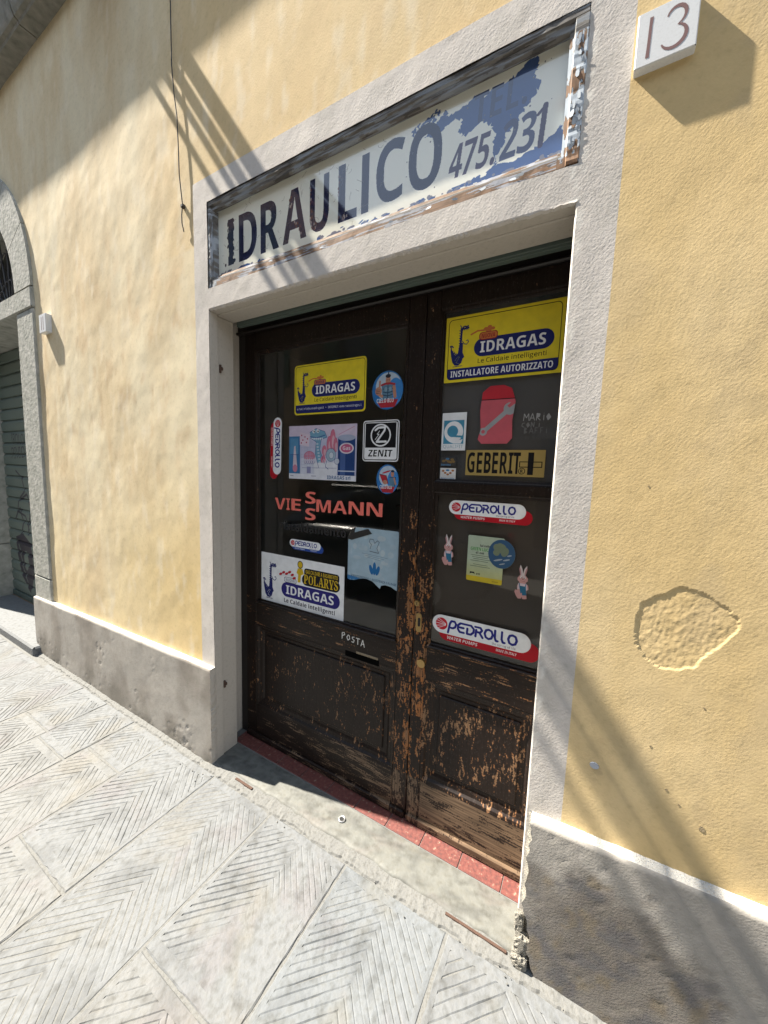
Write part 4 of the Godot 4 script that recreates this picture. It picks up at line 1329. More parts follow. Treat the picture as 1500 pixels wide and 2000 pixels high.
func build_stickers() -> void:
	var yellow := lin(0.74, 0.60, 0.035)
	var navy := lin(0.016, 0.022, 0.125)
	var white := lin(0.80, 0.81, 0.82)
	var orange := lin(0.55, 0.17, 0.05)
	var black := lin(0.01, 0.01, 0.012)
	# yellow boiler plate, left leaf
	var a := Art.new(43.3, 24.5, yellow)
	a.rrect(0.7, 0.7, 41.9, 23.1, 1.5, black)
	a.rrect(0.9, 0.9, 41.5, 22.7, 1.4, yellow)
	a.rrect(0.9, 19.6, 41.5, 4.0, 1.2, navy)
	a.rect(0.9, 19.6, 41.5, 2.0, navy)
	emblem(a, 1.6, 3.0, 0.80, navy, yellow)
	boiler_brand(a, 11.4, 9.6, 28.6, 6.6, navy, white)
	flame_tag(a, 12.8, 7.9, 7.4, 2.6, orange, navy, navy)
	a.text("Le Caldaie intelligenti", 13.2, 16.7, 25.0, 2.3, black, false)
	a.text("e-mail: info@nuovaidragas.it   •   INTERNET: www.nuovaidragas.it", 1.8, 20.9, 39.4, 1.5, white, false)
	sticker("boiler_sticker", "yellow boiler maker's sign with rounded corners and blue foot band on the left door leaf", "sign", -1.148, 2.0325, a, round_rect(0.433, 0.245, 0.018), Vector2(0.433, 0.245))
	# yellow installer plate, right leaf
	a = Art.new(43.0, 25.0, yellow)
	a.rrect(1.1, 1.0, 40.8, 23.0, 1.6, black)
	a.rrect(1.3, 1.2, 40.4, 22.6, 1.5, yellow)
	a.rrect(1.3, 19.8, 40.4, 4.0, 1.3, navy)
	a.rect(1.3, 19.8, 40.4, 2.0, navy)
	emblem(a, 1.7, 2.8, 0.82, navy, lin(0.3, 0.35, 0.1))
	boiler_brand(a, 11.6, 9.4, 28.4, 6.8, navy, white)
	flame_tag(a, 13.4, 7.3, 7.0, 2.9, orange, lin(0.3, 0.03, 0.03), lin(0.3, 0.03, 0.03))
	a.text("Le Caldaie intelligenti", 13.4, 16.8, 24.4, 2.3, black, false)
	a.text("INSTALLATORE AUTORIZZATO", 2.6, 20.6, 37.6, 2.4, white)
	sticker("installer_sticker", "large yellow installer sign at the top of the right door leaf", "sign", -0.342, 2.125, a, round_rect(0.43, 0.25, 0.002, 2), Vector2(0.43, 0.25))
	# white boiler plate with gold word
	a = Art.new(58.0, 28.2, lin(0.80, 0.81, 0.82))
	emblem(a, 1.2, 4.0, 1.12, navy, white)
	boiler_brand(a, 15.6, 14.6, 40.0, 8.2, lin(0.022, 0.018, 0.16), white)
	flame_tag(a, 17.6, 11.6, 9.0, 3.0, lin(0.70, 0.72, 0.74), lin(0.10, 0.10, 0.16), lin(0.25, 0.26, 0.32))
	for q in [[15.0, 9.8], [17.2, 8.6], [19.4, 9.0], [21.6, 7.8], [23.6, 9.0], [25.0, 10.6]]:
		a.ell(q[0], q[1] + 0.8, 1.3, 0.7, lin(0.45, 0.02, 0.03), 14, -0.4)
	a.rrect(30.5, 7.8, 25.0, 6.2, 3.1, black)
	a.rrect(32.0, 4.6, 23.0, 4.6, 1.6, black)
	a.text("GAS CALDAIE A BASAMENTO", 33.0, 5.4, 21.0, 2.0, lin(0.62, 0.42, 0.02))
	a.text("POLARYS", 31.8, 8.0, 22.4, 5.0, lin(0.62, 0.42, 0.02), true, 0, 0, true)
	a.ell(29.2, 3.3, 1.9, 2.1, black)
	a.ell(29.2, 3.3, 1.5, 1.7, lin(0.62, 0.42, 0.02))
	a.poly([Vector2(27.6, 5.4), Vector2(30.8, 5.4), Vector2(31.8, 8.0), Vector2(29.8, 9.0), Vector2(29.4, 13.0), Vector2(27.4, 13.2), Vector2(27.8, 9.0), Vector2(26.6, 8.0)], lin(0.62, 0.42, 0.02))
	a.text("Le Caldaie intelligenti", 17.6, 23.6, 35.0, 3.2, lin(0.02, 0.02, 0.04))
	sticker("white_boiler_sticker", "large white boiler sign with blue oval and gold word low on the left door leaf", "sign", -1.318, 1.0225, a, round_rect(0.58, 0.282, 0.002, 2), Vector2(0.58, 0.282))
	# round hero stickers
	sticker("round_sticker", "round blue sticker of a figure with thumb raised right of the yellow sign", "sticker", -0.819, 1.994, hero_disc(7.8, 8.3, false), disc(0.078, 0.083), Vector2(0.156, 0.166))
	sticker("round_sticker", "smaller oval blue and red sticker below the black and white sticker", "sticker", -0.804, 1.603, hero_disc(5.7, 6.6, true), disc(0.057, 0.066), Vector2(0.114, 0.132))
	# pump stickers
	var red := lin(0.42, 0.012, 0.022)
	var p := sticker("pump_sticker", "upright narrow pump sticker reading downwards at the glass's left edge", "sticker", -1.497, 1.742, pump_sticker(32.6, 8.0, red), pump_shape(0.326, 0.08), Vector2(0.326, 0.08))
	p.rotation.z = -PI / 2 - 0.02
	sticker("pump_sticker", "small pump sticker with blue lower edge above the white boiler sign", "sticker", -1.277, 1.2365, pump_sticker(23.0, 5.5, lin(0.02, 0.06, 0.28)), pump_shape(0.23, 0.055), Vector2(0.23, 0.055))
	sticker("pump_sticker", "red and white pump sticker above the rabbits on the right door leaf", "sticker", -0.345, 1.4915, pump_sticker(32.5, 7.8, red), pump_shape(0.325, 0.078), Vector2(0.325, 0.078))
	sticker("pump_sticker", "largest red and white pump sticker at the foot of the right door glass", "sticker", -0.338, 0.983, pump_sticker(43.4, 10.8, red), pump_shape(0.434, 0.108), Vector2(0.434, 0.108))
	# black and white sign
	a = Art.new(18.8, 18.4, lin(0.78, 0.79, 0.80))
	a.rrect(0.45, 0.45, 17.9, 17.5, 1.2, black)
	a.rrect(0.85, 0.85, 17.1, 16.7, 1.0, lin(0.78, 0.79, 0.80))
	a.rect(1.3, 1.2, 16.0, 11.0, black)
	a.ell(9.4, 6.7, 5.3, 5.1, lin(0.78, 0.79, 0.80))
	a.ell(9.4, 6.7, 4.6, 4.4, black)
	a.line([Vector2(6.6, 4.4), Vector2(8.2, 3.3), Vector2(11.6, 3.2), Vector2(11.4, 4.6), Vector2(7.4, 9.6), Vector2(12.2, 9.5)], 0.95, lin(0.78, 0.79, 0.80))
	a.line([Vector2(8.8, 4.8), Vector2(7.6, 6.2), Vector2(8.6, 6.2), Vector2(6.6, 8.6)], 0.32, lin(0.78, 0.79, 0.80))
	a.text("ZENIT", 3.0, 13.2, 12.4, 3.0, black, true, 0, 0.12)
	sticker("black_white_sticker", "square black and white sticker with a circled letter Z", "sticker", -0.846, 1.774, a, round_rect(0.188, 0.184, 0.016), Vector2(0.188, 0.184))
	# cartoon picture
	a = Art.new(42.6, 27.0, lin(0.46, 0.46, 0.60))
	a.rect(0, 0, 42.6, 6, lin(0.56, 0.48, 0.60))
	a.rect(0, 5.2, 7.6, 19.0, lin(0.05, 0.17, 0.34))
	a.rect(0.8, 6.2, 5.6, 8.0, lin(0.09, 0.25, 0.42))
	a.poly([Vector2(2.6, 22), Vector2(3.4, 10.5), Vector2(4.4, 10), Vector2(5.8, 22), Vector2(4.2, 23.6)], lin(0.58, 0.48, 0.54))
	a.ell(4.2, 21.6, 1.6, 2.0, lin(0.50, 0.20, 0.28))
	a.poly([Vector2(7.2, 3.0), Vector2(14.0, 4.6), Vector2(13.4, 10.5), Vector2(7.4, 9.6)], lin(0.62, 0.52, 0.60))
	for q in [[8.6, 4.8], [10.8, 5.6], [9.4, 7.2], [11.8, 8.4], [8.4, 8.6], [12.4, 6.6]]:
		a.ell(q[0], q[1], 0.42, 0.42, lin(0.35, 0.05, 0.10), 10)
	a.rect(8.0, 16.2, 26.0, 9.0, lin(0.55, 0.57, 0.66))
	a.poly([Vector2(14, 3.4), Vector2(18, 1.6), Vector2(23.5, 3.2), Vector2(25.0, 6.0), Vector2(21.4, 7.0), Vector2(20.6, 12.0), Vector2(23.6, 19.0), Vector2(20.0, 21.0), Vector2(17.6, 14.0), Vector2(18.2, 8.2), Vector2(14.6, 6.4)], lin(0.16, 0.33, 0.46))
	a.line([Vector2(14.4, 5.6), Vector2(18.6, 6.2), Vector2(23.6, 5.0)], 0.5, lin(0.05, 0.12, 0.30))
	a.ell(16.6, 2.9, 0.9, 1.0, white)
	a.ell(19.2, 2.8, 0.9, 1.0, white)
	a.ell(16.8, 3.1, 0.4, 0.5, black)
	a.ell(19.3, 3.0, 0.4, 0.5, black)
	for q in [[26.5, 9.5, 1.6, 4.0], [28.6, 7.5, 1.7, 5.2], [30.4, 9.8, 1.3, 3.4], [23.4, 12.5, 1.5, 2.6], [22.8, 17.0, 1.5, 2.2]]:
		a.ell(q[0], q[1], q[2], q[3], lin(0.55, 0.16, 0.24), 18)
		a.ell(q[0] + 0.3, q[1] + 0.8, q[2] * 0.55, q[3] * 0.6, lin(0.60, 0.36, 0.42), 14)
	a.ell(27.5, 14.6, 3.0, 3.2, lin(0.30, 0.40, 0.48))
	a.ell(27.8, 14.8, 1.4, 1.6, lin(0.50, 0.56, 0.62))
	a.ell(13.8, 15.6, 3.6, 2.8, lin(0.50, 0.20, 0.28))
	for i in 5:
		a.ell(11.2 + i * 1.35, 17.8, 0.75, 1.3, lin(0.55, 0.50, 0.60), 14)
	a.rect(12.2, 20.5, 2.6, 3.4, lin(0.24, 0.24, 0.40))
	a.poly([Vector2(16.6, 18.6), Vector2(32.6, 18.2), Vector2(30.6, 25.2), Vector2(17.2, 25.4)], lin(0.66, 0.67, 0.72))
	a.line([Vector2(9, 21.2), Vector2(31, 21.0)], 0.2, lin(0.22, 0.24, 0.40))
	a.rect(31.8, 6.4, 10.0, 18.2, lin(0.02, 0.05, 0.17))
	a.rect(33.2, 6.4, 3.0, 18.2, lin(0.06, 0.11, 0.28))
	a.ell(36.8, 6.4, 5.0, 1.5, lin(0.34, 0.38, 0.50))
	a.ell(36.8, 11.4, 4.2, 2.6, lin(0.62, 0.56, 0.62))
	a.ell(36.8, 11.4, 3.4, 2.0, lin(0.46, 0.10, 0.20))
	a.rect(32.0, 22.0, 9.8, 0.5, lin(0.5, 0.55, 0.65))
	var oline := lin(0.06, 0.08, 0.22)
	for i in 6:
		a.line([Vector2(8.2, 11.0 + i * 1.7), Vector2(16.4, 10.8 + i * 1.7)], 0.12, lin(0.36, 0.38, 0.52))
	for i in 5:
		a.line([Vector2(8.6 + i * 1.9, 10.6), Vector2(8.6 + i * 1.9, 20.0)], 0.12, lin(0.36, 0.38, 0.52))
	for i in 6:
		a.poly([Vector2(15.0 + i * 1.3, 6.3), Vector2(16.0 + i * 1.3, 6.2), Vector2(15.5 + i * 1.3, 7.6)], white)
	a.line([Vector2(14, 3.4), Vector2(18, 1.6), Vector2(23.5, 3.2), Vector2(25.0, 6.0), Vector2(21.4, 7.0), Vector2(20.6, 12.0), Vector2(23.6, 19.0)], 0.22, oline)
	a.line([Vector2(20.0, 21.0), Vector2(17.6, 14.0), Vector2(18.2, 8.2), Vector2(14.6, 6.4)], 0.22, oline)
	for i in 7:
		a.ell(18.9 + i * 0.28, 9.2 + i * 1.5, 0.8, 0.45, lin(0.45, 0.54, 0.62), 12)
	for q in [[26.5, 9.5, 1.6, 4.0], [28.6, 7.5, 1.7, 5.2], [30.4, 9.8, 1.3, 3.4]]:
		a.arc(q[0], q[1], q[2], q[3], 120, 300, 0.16, lin(0.36, 0.06, 0.12))
	a.arc(27.5, 14.6, 3.0, 3.2, 0, 360, 0.2, oline)
	a.arc(27.8, 14.8, 1.4, 1.6, 0, 360, 0.16, oline)
	a.line([Vector2(25.0, 17.4), Vector2(24.2, 20.4), Vector2(26.0, 21.6)], 0.3, oline)
	for i in 5:
		a.arc(11.2 + i * 1.35, 17.8, 0.75, 1.3, 0, 180, 0.14, oline)
	a.arc(13.8, 15.6, 3.6, 2.8, 180, 360, 0.18, lin(0.3, 0.06, 0.14))
	for i in 9:
		a.ell(33.4 + i * 0.9, 2.2 + 0.7 * sin(i * 1.3), 0.75, 0.6, lin(0.60, 0.50, 0.60), 12)
	a.line([Vector2(32.2, 4.8), Vector2(41.2, 1.2)], 0.3, lin(0.50, 0.24, 0.36))
	a.text("Gas", 34.6, 10.4, 4.4, 1.8, lin(0.66, 0.6, 0.66))
	a.ell(31.2, 17.6, 1.5, 1.5, lin(0.5, 0.54, 0.62))
	a.arc(31.2, 17.6, 1.5, 1.5, 0, 360, 0.18, oline)
	a.line([Vector2(0.8, 14.6), Vector2(6.6, 14.6)], 0.2, oline)
	a.line([Vector2(6.9, 5.2), Vector2(6.9, 24.0)], 0.25, oline)
	a.rect(0, 24.4, 42.6, 2.6, lin(0.66, 0.67, 0.72))
	a.text("IDRAGAS srl", 25.4, 24.6, 14.0, 1.8, lin(0.03, 0.10, 0.25))
	a.line([Vector2(1.0, 25.4), Vector2(3.0, 25.4)], 0.3, lin(0.2, 0.2, 0.3))
	a.line([Vector2(15.2, 25.2), Vector2(18.2, 25.2)], 0.3, lin(0.2, 0.2, 0.3))
	sticker("cartoon_sticker", "pale pink and blue cartoon picture of a bathroom with a big blue boiler", "sticker", -1.187, 1.721, a, round_rect(0.426, 0.27, 0.001, 1), Vector2(0.426, 0.27))
	# cut vinyl word in salmon letters, the double letter stacked
	var word := thing("vinyl_lettering", "salmon red cut letters across the left door glass, two of them stacked", "lettering", Vector3(-1.16, 1.44, GZ + 0.0004), "stickers on the door glass")
	var salmon := mat(lin(0.74, 0.15, 0.115), 0.45)
	var f := SystemFont.new()
	f.font_names = PackedStringArray(["Droid Sans"])
	f.font_weight = 700
	var wx := [-1.503, -1.418, -1.382, -1.285, -1.285, -1.212, -1.108, -1.012, -0.910]
	var ww := [0.078, 0.024, 0.066, 0.068, 0.068, 0.092, 0.086, 0.086, 0.086]
	var wy := [1.416, 1.417, 1.418, 1.461, 1.376, 1.424, 1.426, 1.428, 1.430]
	for k in 9:
		var tm := TextMesh.new()
		tm.font = f
		tm.text = "VIESSMANN"[k]
		tm.font_size = 64
		tm.pixel_size = 0.001
		tm.depth = 0.0008
		var bb := tm.get_aabb()
		var n := put("letter", tm, salmon, word)
		n.scale = Vector3(ww[k] / bb.size.x, 0.062 / bb.size.y, 1)
		n.position = Vector3(wx[k] - bb.position.x * n.scale.x, wy[k] - bb.position.y * n.scale.y, GZ + 0.0008) - word.position
	var tm2 := TextMesh.new()
	tm2.font = f
	tm2.text = "riscaldamento"
	tm2.font_size = 64
	tm2.pixel_size = 0.001
	tm2.depth = 0.0006
	var b2 := tm2.get_aabb()
	var dk := put("faded_lettering", tm2, mat(lin(0.006, 0.006, 0.007), 0.7), self)
	dk.scale = Vector3(0.437 / b2.size.x, 0.048 / b2.size.y, 1)
	dk.position = Vector3(-1.461 - b2.position.x * dk.scale.x, 1.308 - b2.position.y * dk.scale.y, GZ + 0.0008)
	tag(dk, "black word in small letters on the dark glass under the salmon letters", "lettering", "stickers on the door glass")
	# half torn pale blue service sheet
	a = Art.new(28.6, 28.6, lin(0.33, 0.44, 0.52))
	for k in 60:
		a.ell(rng.randf_range(0, 28), rng.randf_range(0, 28), rng.randf_range(0.5, 2.4), rng.randf_range(0.4, 1.6), lin(0.33, 0.44, 0.52).lerp(lin(0.42, 0.50, 0.54), rng.randf()), 14)
	a.poly([Vector2(0, 24.0), Vector2(14, 25.4), Vector2(14, 28.6), Vector2(0, 28.6)], lin(0.04, 0.16, 0.36))
	a.text("1 2 3 4", 1.2, 25.8, 7.0, 1.2, lin(0.5, 0.6, 0.66), false)
	a.line([Vector2(12.6, 9.6), Vector2(13.2, 7.6), Vector2(12.0, 6.4), Vector2(12.4, 5.0), Vector2(14.2, 5.0), Vector2(15.0, 6.8), Vector2(16.4, 5.4), Vector2(17.4, 6.0), Vector2(16.2, 9.0), Vector2(17.2, 11.0)], 0.28, lin(0.10, 0.13, 0.16))
	a.line([Vector2(12.4, 10.8), Vector2(17.2, 11.2)], 0.3, lin(0.08, 0.10, 0.12))
	for i in 3:
		a.line([Vector2(8.0 + i * 1.6, 12.2 + i * 0.8), Vector2(22.0 - i * 1.8, 13.0 + i * 0.8)], 0.16, lin(0.16, 0.20, 0.24))
	for q in [[13.4, 0.3], [15.2, 0.0], [17.0, -0.3]]:
		a.ell(q[0], 19.6 - (0.8 if q[1] == 0.0 else 0.0), 0.95, 2.4 if q[1] != 0.0 else 3.1, lin(0.02, 0.13, 0.33), 20, -q[1])
	a.text("MANUTENZIONE E ASSISTENZA CALDAIE", 2.0, 23.4, 25.0, 1.1, lin(0.05, 0.10, 0.16), true, 1.5)
	sticker("torn_sheet", "torn pale blue service sheet with a blue flame mark on the left door glass", "sticker", -0.866, 1.228, a, rings([[-0.143, -0.118], [-0.125, -0.121], [-0.10, -0.118], [-0.07, -0.106], [-0.035, -0.101], [0.0, -0.108], [0.03, -0.128], [0.042, -0.136], [0.047, -0.120], [0.07, -0.113], [0.10, -0.116], [0.125, -0.128], [0.142, -0.131], [0.143, 0.12], [0.128, 0.143], [-0.03, 0.143], [-0.10, 0.140], [-0.118, 0.10], [-0.143, 0.088]]), Vector2(0.286, 0.286), "stickers on the door glass", 0.6)
	var tape := put("tape_scrap", plate(rings([[-0.072, -0.026], [-0.045, -0.030], [0.068, 0.012], [0.046, 0.033], [-0.03, 0.008], [-0.028, 0.034], [-0.05, 0.02]]), 0.0012, Vector2.ONE), mat(lin(0.012, 0.012, 0.013), 0.5), self, Vector3(-0.943, 1.335, GZ + 0.0018))
	tag(tape, "black strip of tape folded over the torn blue sheet's corner", "tape")
	# Q sticker
	a = Art.new(10.1, 15.0, lin(0.74, 0.76, 0.78))
	var cyan := lin(0.06, 0.25, 0.38)
	a.rect(0.8, 3.0, 8.5, 9.4, cyan)
	a.ell(5.0, 7.6, 4.0, 4.2, lin(0.74, 0.76, 0.78))
	a.ell(4.6, 7.4, 2.3, 2.3, cyan)
	a.poly([Vector2(4.6, 9.6), Vector2(9.2, 10.0), Vector2(9.2, 9.2), Vector2(6.4, 9.0)], cyan)
	a.poly([Vector2(3.0, 11.4), Vector2(9.0, 10.6), Vector2(8.2, 12.2), Vector2(5.0, 12.2)], lin(0.74, 0.76, 0.78))
	a.text("QUALIFIT", 0.8, 12.8, 8.4, 1.6, lin(0.25, 0.38, 0.46), false)
	sticker("letter_q_sticker", "upright white and turquoise sticker with a large letter Q", "sticker", -0.5045, 1.8065, a, round_rect(0.101, 0.15, 0.001, 1), Vector2(0.101, 0.15))
	# gold sticker
	a = Art.new(29.2, 9.9, lin(0.36, 0.26, 0.085))
	a.text("GEBERIT", 0.6, 0.9, 20.2, 8.0, black)
	a.rect(20.4, 4.2, 8.0, 2.2, black)
	a.rect(20.7, 4.5, 7.4, 1.6, lin(0.36, 0.26, 0.085))
	a.rect(23.4, 0.9, 2.0, 8.2, black)
	a.ell(21.4, 7.8, 1.25, 1.2, black)
	a.ell(21.4, 7.8, 1.0, 0.95, lin(0.36, 0.26, 0.085))
	a.text("R", 20.95, 7.2, 0.9, 1.2, black)
	sticker("gold_sticker", "gold sticker with tall black capitals and a cross on the right door leaf", "sticker", -0.3015, 1.6835, a, round_rect(0.292, 0.099, 0.001, 1), Vector2(0.292, 0.099))
	# two tiny stickers
	a = Art.new(6.6, 3.9, lin(0.05, 0.05, 0.05), 30)
	for q in [[1.4, 1.8], [2.6, 1.4], [3.6, 2.0], [5.0, 1.2], [4.4, 2.2], [5.6, 2.0]]:
		a.ell(q[0], q[1], 0.7, 0.5, lin(0.20, 0.13, 0.05), 12)
	a.ell(3.0, 0.9, 0.8, 0.4, lin(0.06, 0.16, 0.3), 12)
	a.text("Beretta", 0.4, 2.9, 4.0, 0.8, lin(0.10, 0.24, 0.42), true)
	sticker("tiny_sticker", "tiny dark brown sticker below the turquoise Q sticker", "sticker", -0.522, 1.687, a, round_rect(0.066, 0.039, 0.003, 3), Vector2(0.066, 0.039))
	a = Art.new(6.7, 5.0, lin(0.62, 0.62, 0.62), 30)
	for q in [[1.3, 1.2], [2.2, 2.0], [4.4, 2.0], [5.4, 1.0], [3.3, 2.6]]:
		a.ell(q[0], q[1], 0.6, 0.42, lin(0.35, 0.14, 0.05), 12)
	a.ell(3.2, 0.9, 0.8, 0.4, lin(0.05, 0.2, 0.4), 12)
	a.text("Beretta caldaie", 0.5, 3.8, 5.6, 0.7, lin(0.10, 0.24, 0.42), true)
	sticker("tiny_sticker", "tiny white sticker with brown marks beside the gold sticker", "sticker", -0.5205, 1.635, a, round_rect(0.067, 0.05, 0.001, 1), Vector2(0.067, 0.05))
	# plain cut-out sticker with a spanner
	a = Art.new(19.0, 23.0, lin(0.50, 0.10, 0.13))
	a.rect(0, 0, 19, 5.2, lin(0.46, 0.03, 0.045))
	a.rect(0, 5.2, 19, 0.3, black)
	a.line([Vector2(5.2, 17.0), Vector2(13.6, 9.6)], 1.7, lin(0.30, 0.32, 0.34))
	a.ell(14.2, 9.1, 2.3, 2.3, lin(0.30, 0.32, 0.34))
	a.poly([Vector2(14.0, 8.8), Vector2(17.4, 6.2), Vector2(16.0, 5.4), Vector2(13.2, 8.0)], lin(0.50, 0.10, 0.13))
	a.ell(4.7, 17.4, 1.5, 1.5, lin(0.30, 0.32, 0.34))
	a.ell(4.7, 17.4, 0.7, 0.7, lin(0.50, 0.10, 0.13))
	sticker("spanner_sticker", "plain pink and red rounded sticker with a grey spanner above the gold sticker", "sticker", -0.338, 1.862, a, rings([[-0.052, -0.105], [0.044, -0.105], [0.062, -0.085], [0.058, -0.02], [0.066, 0.05], [0.05, 0.098], [0.02, 0.112], [-0.03, 0.112], [-0.058, 0.09], [-0.064, 0.02], [-0.058, -0.05], [-0.068, -0.088]]), Vector2(0.19, 0.23))
	# rubbed handwriting
	var hw := thing("chalk_writing", "faint white handwriting on the dark glass right of the spanner sticker", "writing", Vector3(-0.246, 1.76, GZ + 0.0004))
	var gl := {"M": [[[0, 1], [0.1, 0], [0.45, 0.6], [0.8, 0], [0.9, 1]]], "A": [[[0, 1], [0.4, 0], [0.8, 1]], [[0.15, 0.65], [0.65, 0.65]]], "R": [[[0.05, 1], [0.1, 0], [0.6, 0.1], [0.5, 0.5], [0.1, 0.5], [0.7, 1]]], "I": [[[0.2, 0.25], [0.2, 1]], [[0.2, 0.0], [0.22, 0.06]]], "O": [[[0.4, 0.1], [0.1, 0.5], [0.35, 1], [0.75, 0.6], [0.4, 0.1]]], "C": [[[0.7, 0.15], [0.2, 0.25], [0.1, 0.75], [0.6, 0.95]]], "N": [[[0.05, 1], [0.1, 0.05], [0.65, 0.95], [0.7, 0]]], "B": [[[0.1, 1], [0.1, 0], [0.55, 0.2], [0.15, 0.48], [0.6, 0.75], [0.1, 1]]], "F": [[[0.1, 1], [0.1, 0.05], [0.6, 0.05]], [[0.1, 0.5], [0.5, 0.5]]], "L": [[[0.1, 0], [0.1, 0.95], [0.55, 0.95]]]}
	var hand := [["MARIO", 0.006, 0.104, 0.021, 0.30], ["CON I", 0.0, 0.074, 0.016, 0.16], ["BAFFI", 0.010, 0.054, 0.018, 0.12], ["COI RICCI", 0.0, 0.026, 0.013, 0.07]]
	for l in hand:
		var ink := mat(lin(l[4], l[4], l[4]), 0.9)
		var x: float = l[1]
		for ch in l[0]:
			if gl.has(ch):
				var zo := 0.0
				for s in gl[ch]:
					var pl := PackedVector2Array()
					for q in s:
						pl.append(Vector2(x + q[0] * l[3], l[2] - q[1] * l[3] * 1.2))
					for pg in Geometry2D.offset_polyline(pl, 0.0013, Geometry2D.JOIN_ROUND, Geometry2D.END_ROUND):
						if not Geometry2D.is_polygon_clockwise(pg):
							put("stroke", plate(pg, 0.0004 + zo, Vector2.ONE), ink, hw)
							break
					zo += 0.0002
			x += l[3] * (0.55 if ch in "I " else 1.02)
	# rabbits
	for r in [[-0.50, 1.321, "pink cartoon rabbit in blue dungarees left of the pale green card"], [-0.20, 1.236, "pink cartoon rabbit in blue dungarees right of the pale green card"]]:
		a = Art.new(6.4, 13.4, lin(0.52, 0.28, 0.27), 30)
		for s in [[2.2, -0.22], [3.9, 0.22]]:
			a.ell(s[0], 2.4, 0.75, 2.4, lin(0.58, 0.52, 0.52), 20, s[1])
			a.ell(s[0] + s[1], 2.6, 0.35, 1.7, lin(0.45, 0.24, 0.25), 16, s[1])
		a.ell(2.5, 4.9, 0.5, 0.35, lin(0.66, 0.62, 0.62), 10)
		a.ell(3.7, 4.9, 0.5, 0.35, lin(0.66, 0.62, 0.62), 10)
		a.ell(2.7, 5.0, 0.18, 0.22, black, 8)
		a.ell(3.6, 5.0, 0.18, 0.22, black, 8)
		a.ell(3.15, 5.5, 0.25, 0.16, black, 8)
		a.line([Vector2(2.5, 6.2), Vector2(3.2, 6.4), Vector2(3.9, 6.2)], 0.1, lin(0.2, 0.08, 0.08))
		a.poly([Vector2(1.6, 7.2), Vector2(4.6, 7.2), Vector2(5.0, 9.6), Vector2(1.4, 9.6)], lin(0.60, 0.50, 0.54))
		a.poly([Vector2(2.0, 8.2), Vector2(4.4, 8.2), Vector2(4.8, 11.6), Vector2(3.3, 11.8), Vector2(3.1, 10.8), Vector2(2.6, 11.2)], lin(0.03, 0.14, 0.24))
		a.line([Vector2(2.2, 8.4), Vector2(2.0, 7.2)], 0.3, lin(0.03, 0.14, 0.24))
		a.line([Vector2(4.2, 8.4), Vector2(4.4, 7.2)], 0.3, lin(0.03, 0.14, 0.24))
		var shp := []
		for q in [[2.0, 0.1], [2.7, 1.6], [3.1, 3.4], [3.5, 1.5], [4.3, 0.2], [4.5, 1.8], [4.0, 4.0], [4.9, 5.0], [4.9, 6.1], [4.2, 6.8], [5.2, 7.8], [5.4, 9.2], [4.7, 9.8], [4.8, 11.6], [5.0, 12.9], [4.2, 13.2], [3.4, 13.2], [3.2, 12.4], [2.8, 13.2], [1.8, 13.3], [1.0, 12.2], [0.4, 10.8], [0.6, 10.0], [1.4, 10.0], [1.2, 8.4], [1.7, 7.2], [2.0, 6.8], [1.3, 6.2], [1.2, 5.2], [2.1, 4.0], [1.6, 1.8]]:
			shp.append([q[0] / 100.0 - 0.032, 0.067 - q[1] / 100.0])
		sticker("rabbit_sticker", r[2], "sticker", r[0], r[1], a, rings(shp), Vector2(0.064, 0.134))
	# pale green card with a globe
	a = Art.new(18.6, 18.8, lin(0.38, 0.42, 0.30))
	for i in 19:
		a.rect(0, i, 18.6, 1.0, lin(0.37, 0.44, 0.34).lerp(lin(0.46, 0.44, 0.16), max(0.0, (i - 9.0) / 10.0)))
	a.rect(0, 16.6, 18.6, 2.2, lin(0.52, 0.40, 0.03))
	a.text("hai scelto", 5.0, 3.4, 4.0, 1.0, lin(0.03, 0.03, 0.03))
	a.text("GREEN LUCE", 1.2, 4.8, 7.8, 1.3, lin(0.06, 0.26, 0.06))
	a.text("di eni", 3.4, 6.4, 3.2, 1.0, lin(0.03, 0.03, 0.03))
	for i in 7:
		if i != 4:
			a.line([Vector2(1.4 + (i % 3) * 0.6, 8.0 + i * 0.75), Vector2(9.2 - (i % 2) * 0.9, 8.1 + i * 0.75)], 0.22, lin(0.12, 0.15, 0.10))
	a.poly([Vector2(1.4, 16.0), Vector2(1.4, 15.0), Vector2(3.2, 15.0), Vector2(3.4, 16.0), Vector2(2.9, 15.6), Vector2(1.9, 15.6)], black)
	a.text("eni", 3.9, 15.1, 1.6, 0.9, black)
	a.text("eni.com", 10.4, 17.4, 2.4, 0.6, lin(0.2, 0.15, 0.02))
	a.ell(13.4, 6.3, 5.1, 5.7, lin(0.035, 0.085, 0.17), 40)
	for q in [[12.4, 4.2, 2.4, 1.7], [14.6, 5.4, 1.4, 1.9], [11.4, 6.0, 1.3, 1.2], [13.4, 3.0, 1.7, 0.8]]:
		a.ell(q[0], q[1], q[2], q[3], lin(0.15, 0.19, 0.13), 18, 0.4)
	for q in [[15.4, 8.4, 1.4, 0.3], [12.2, 8.8, 1.8, 0.35], [16.4, 6.6, 0.9, 0.3], [13.8, 10.2, 1.2, 0.25]]:
		a.ell(q[0], q[1], q[2], q[3], lin(0.30, 0.34, 0.38), 12, -0.3)
	var card := PackedVector2Array()
	for q in round_rect(0.142, 0.186, 0.006, 4):
		card.append(q + Vector2(-0.022, 0))
	var glob := PackedVector2Array()
	for q in disc(0.051, 0.057, 36):
		glob.append(q + Vector2(0.041, 0.031))
	sticker("green_card", "pale green energy card with a blue globe overlapping its right edge", "sticker", -0.326, 1.3015, a, Geometry2D.merge_polygons(card, glob)[0], Vector2(0.186, 0.188), "stickers on the door glass", 0.5)

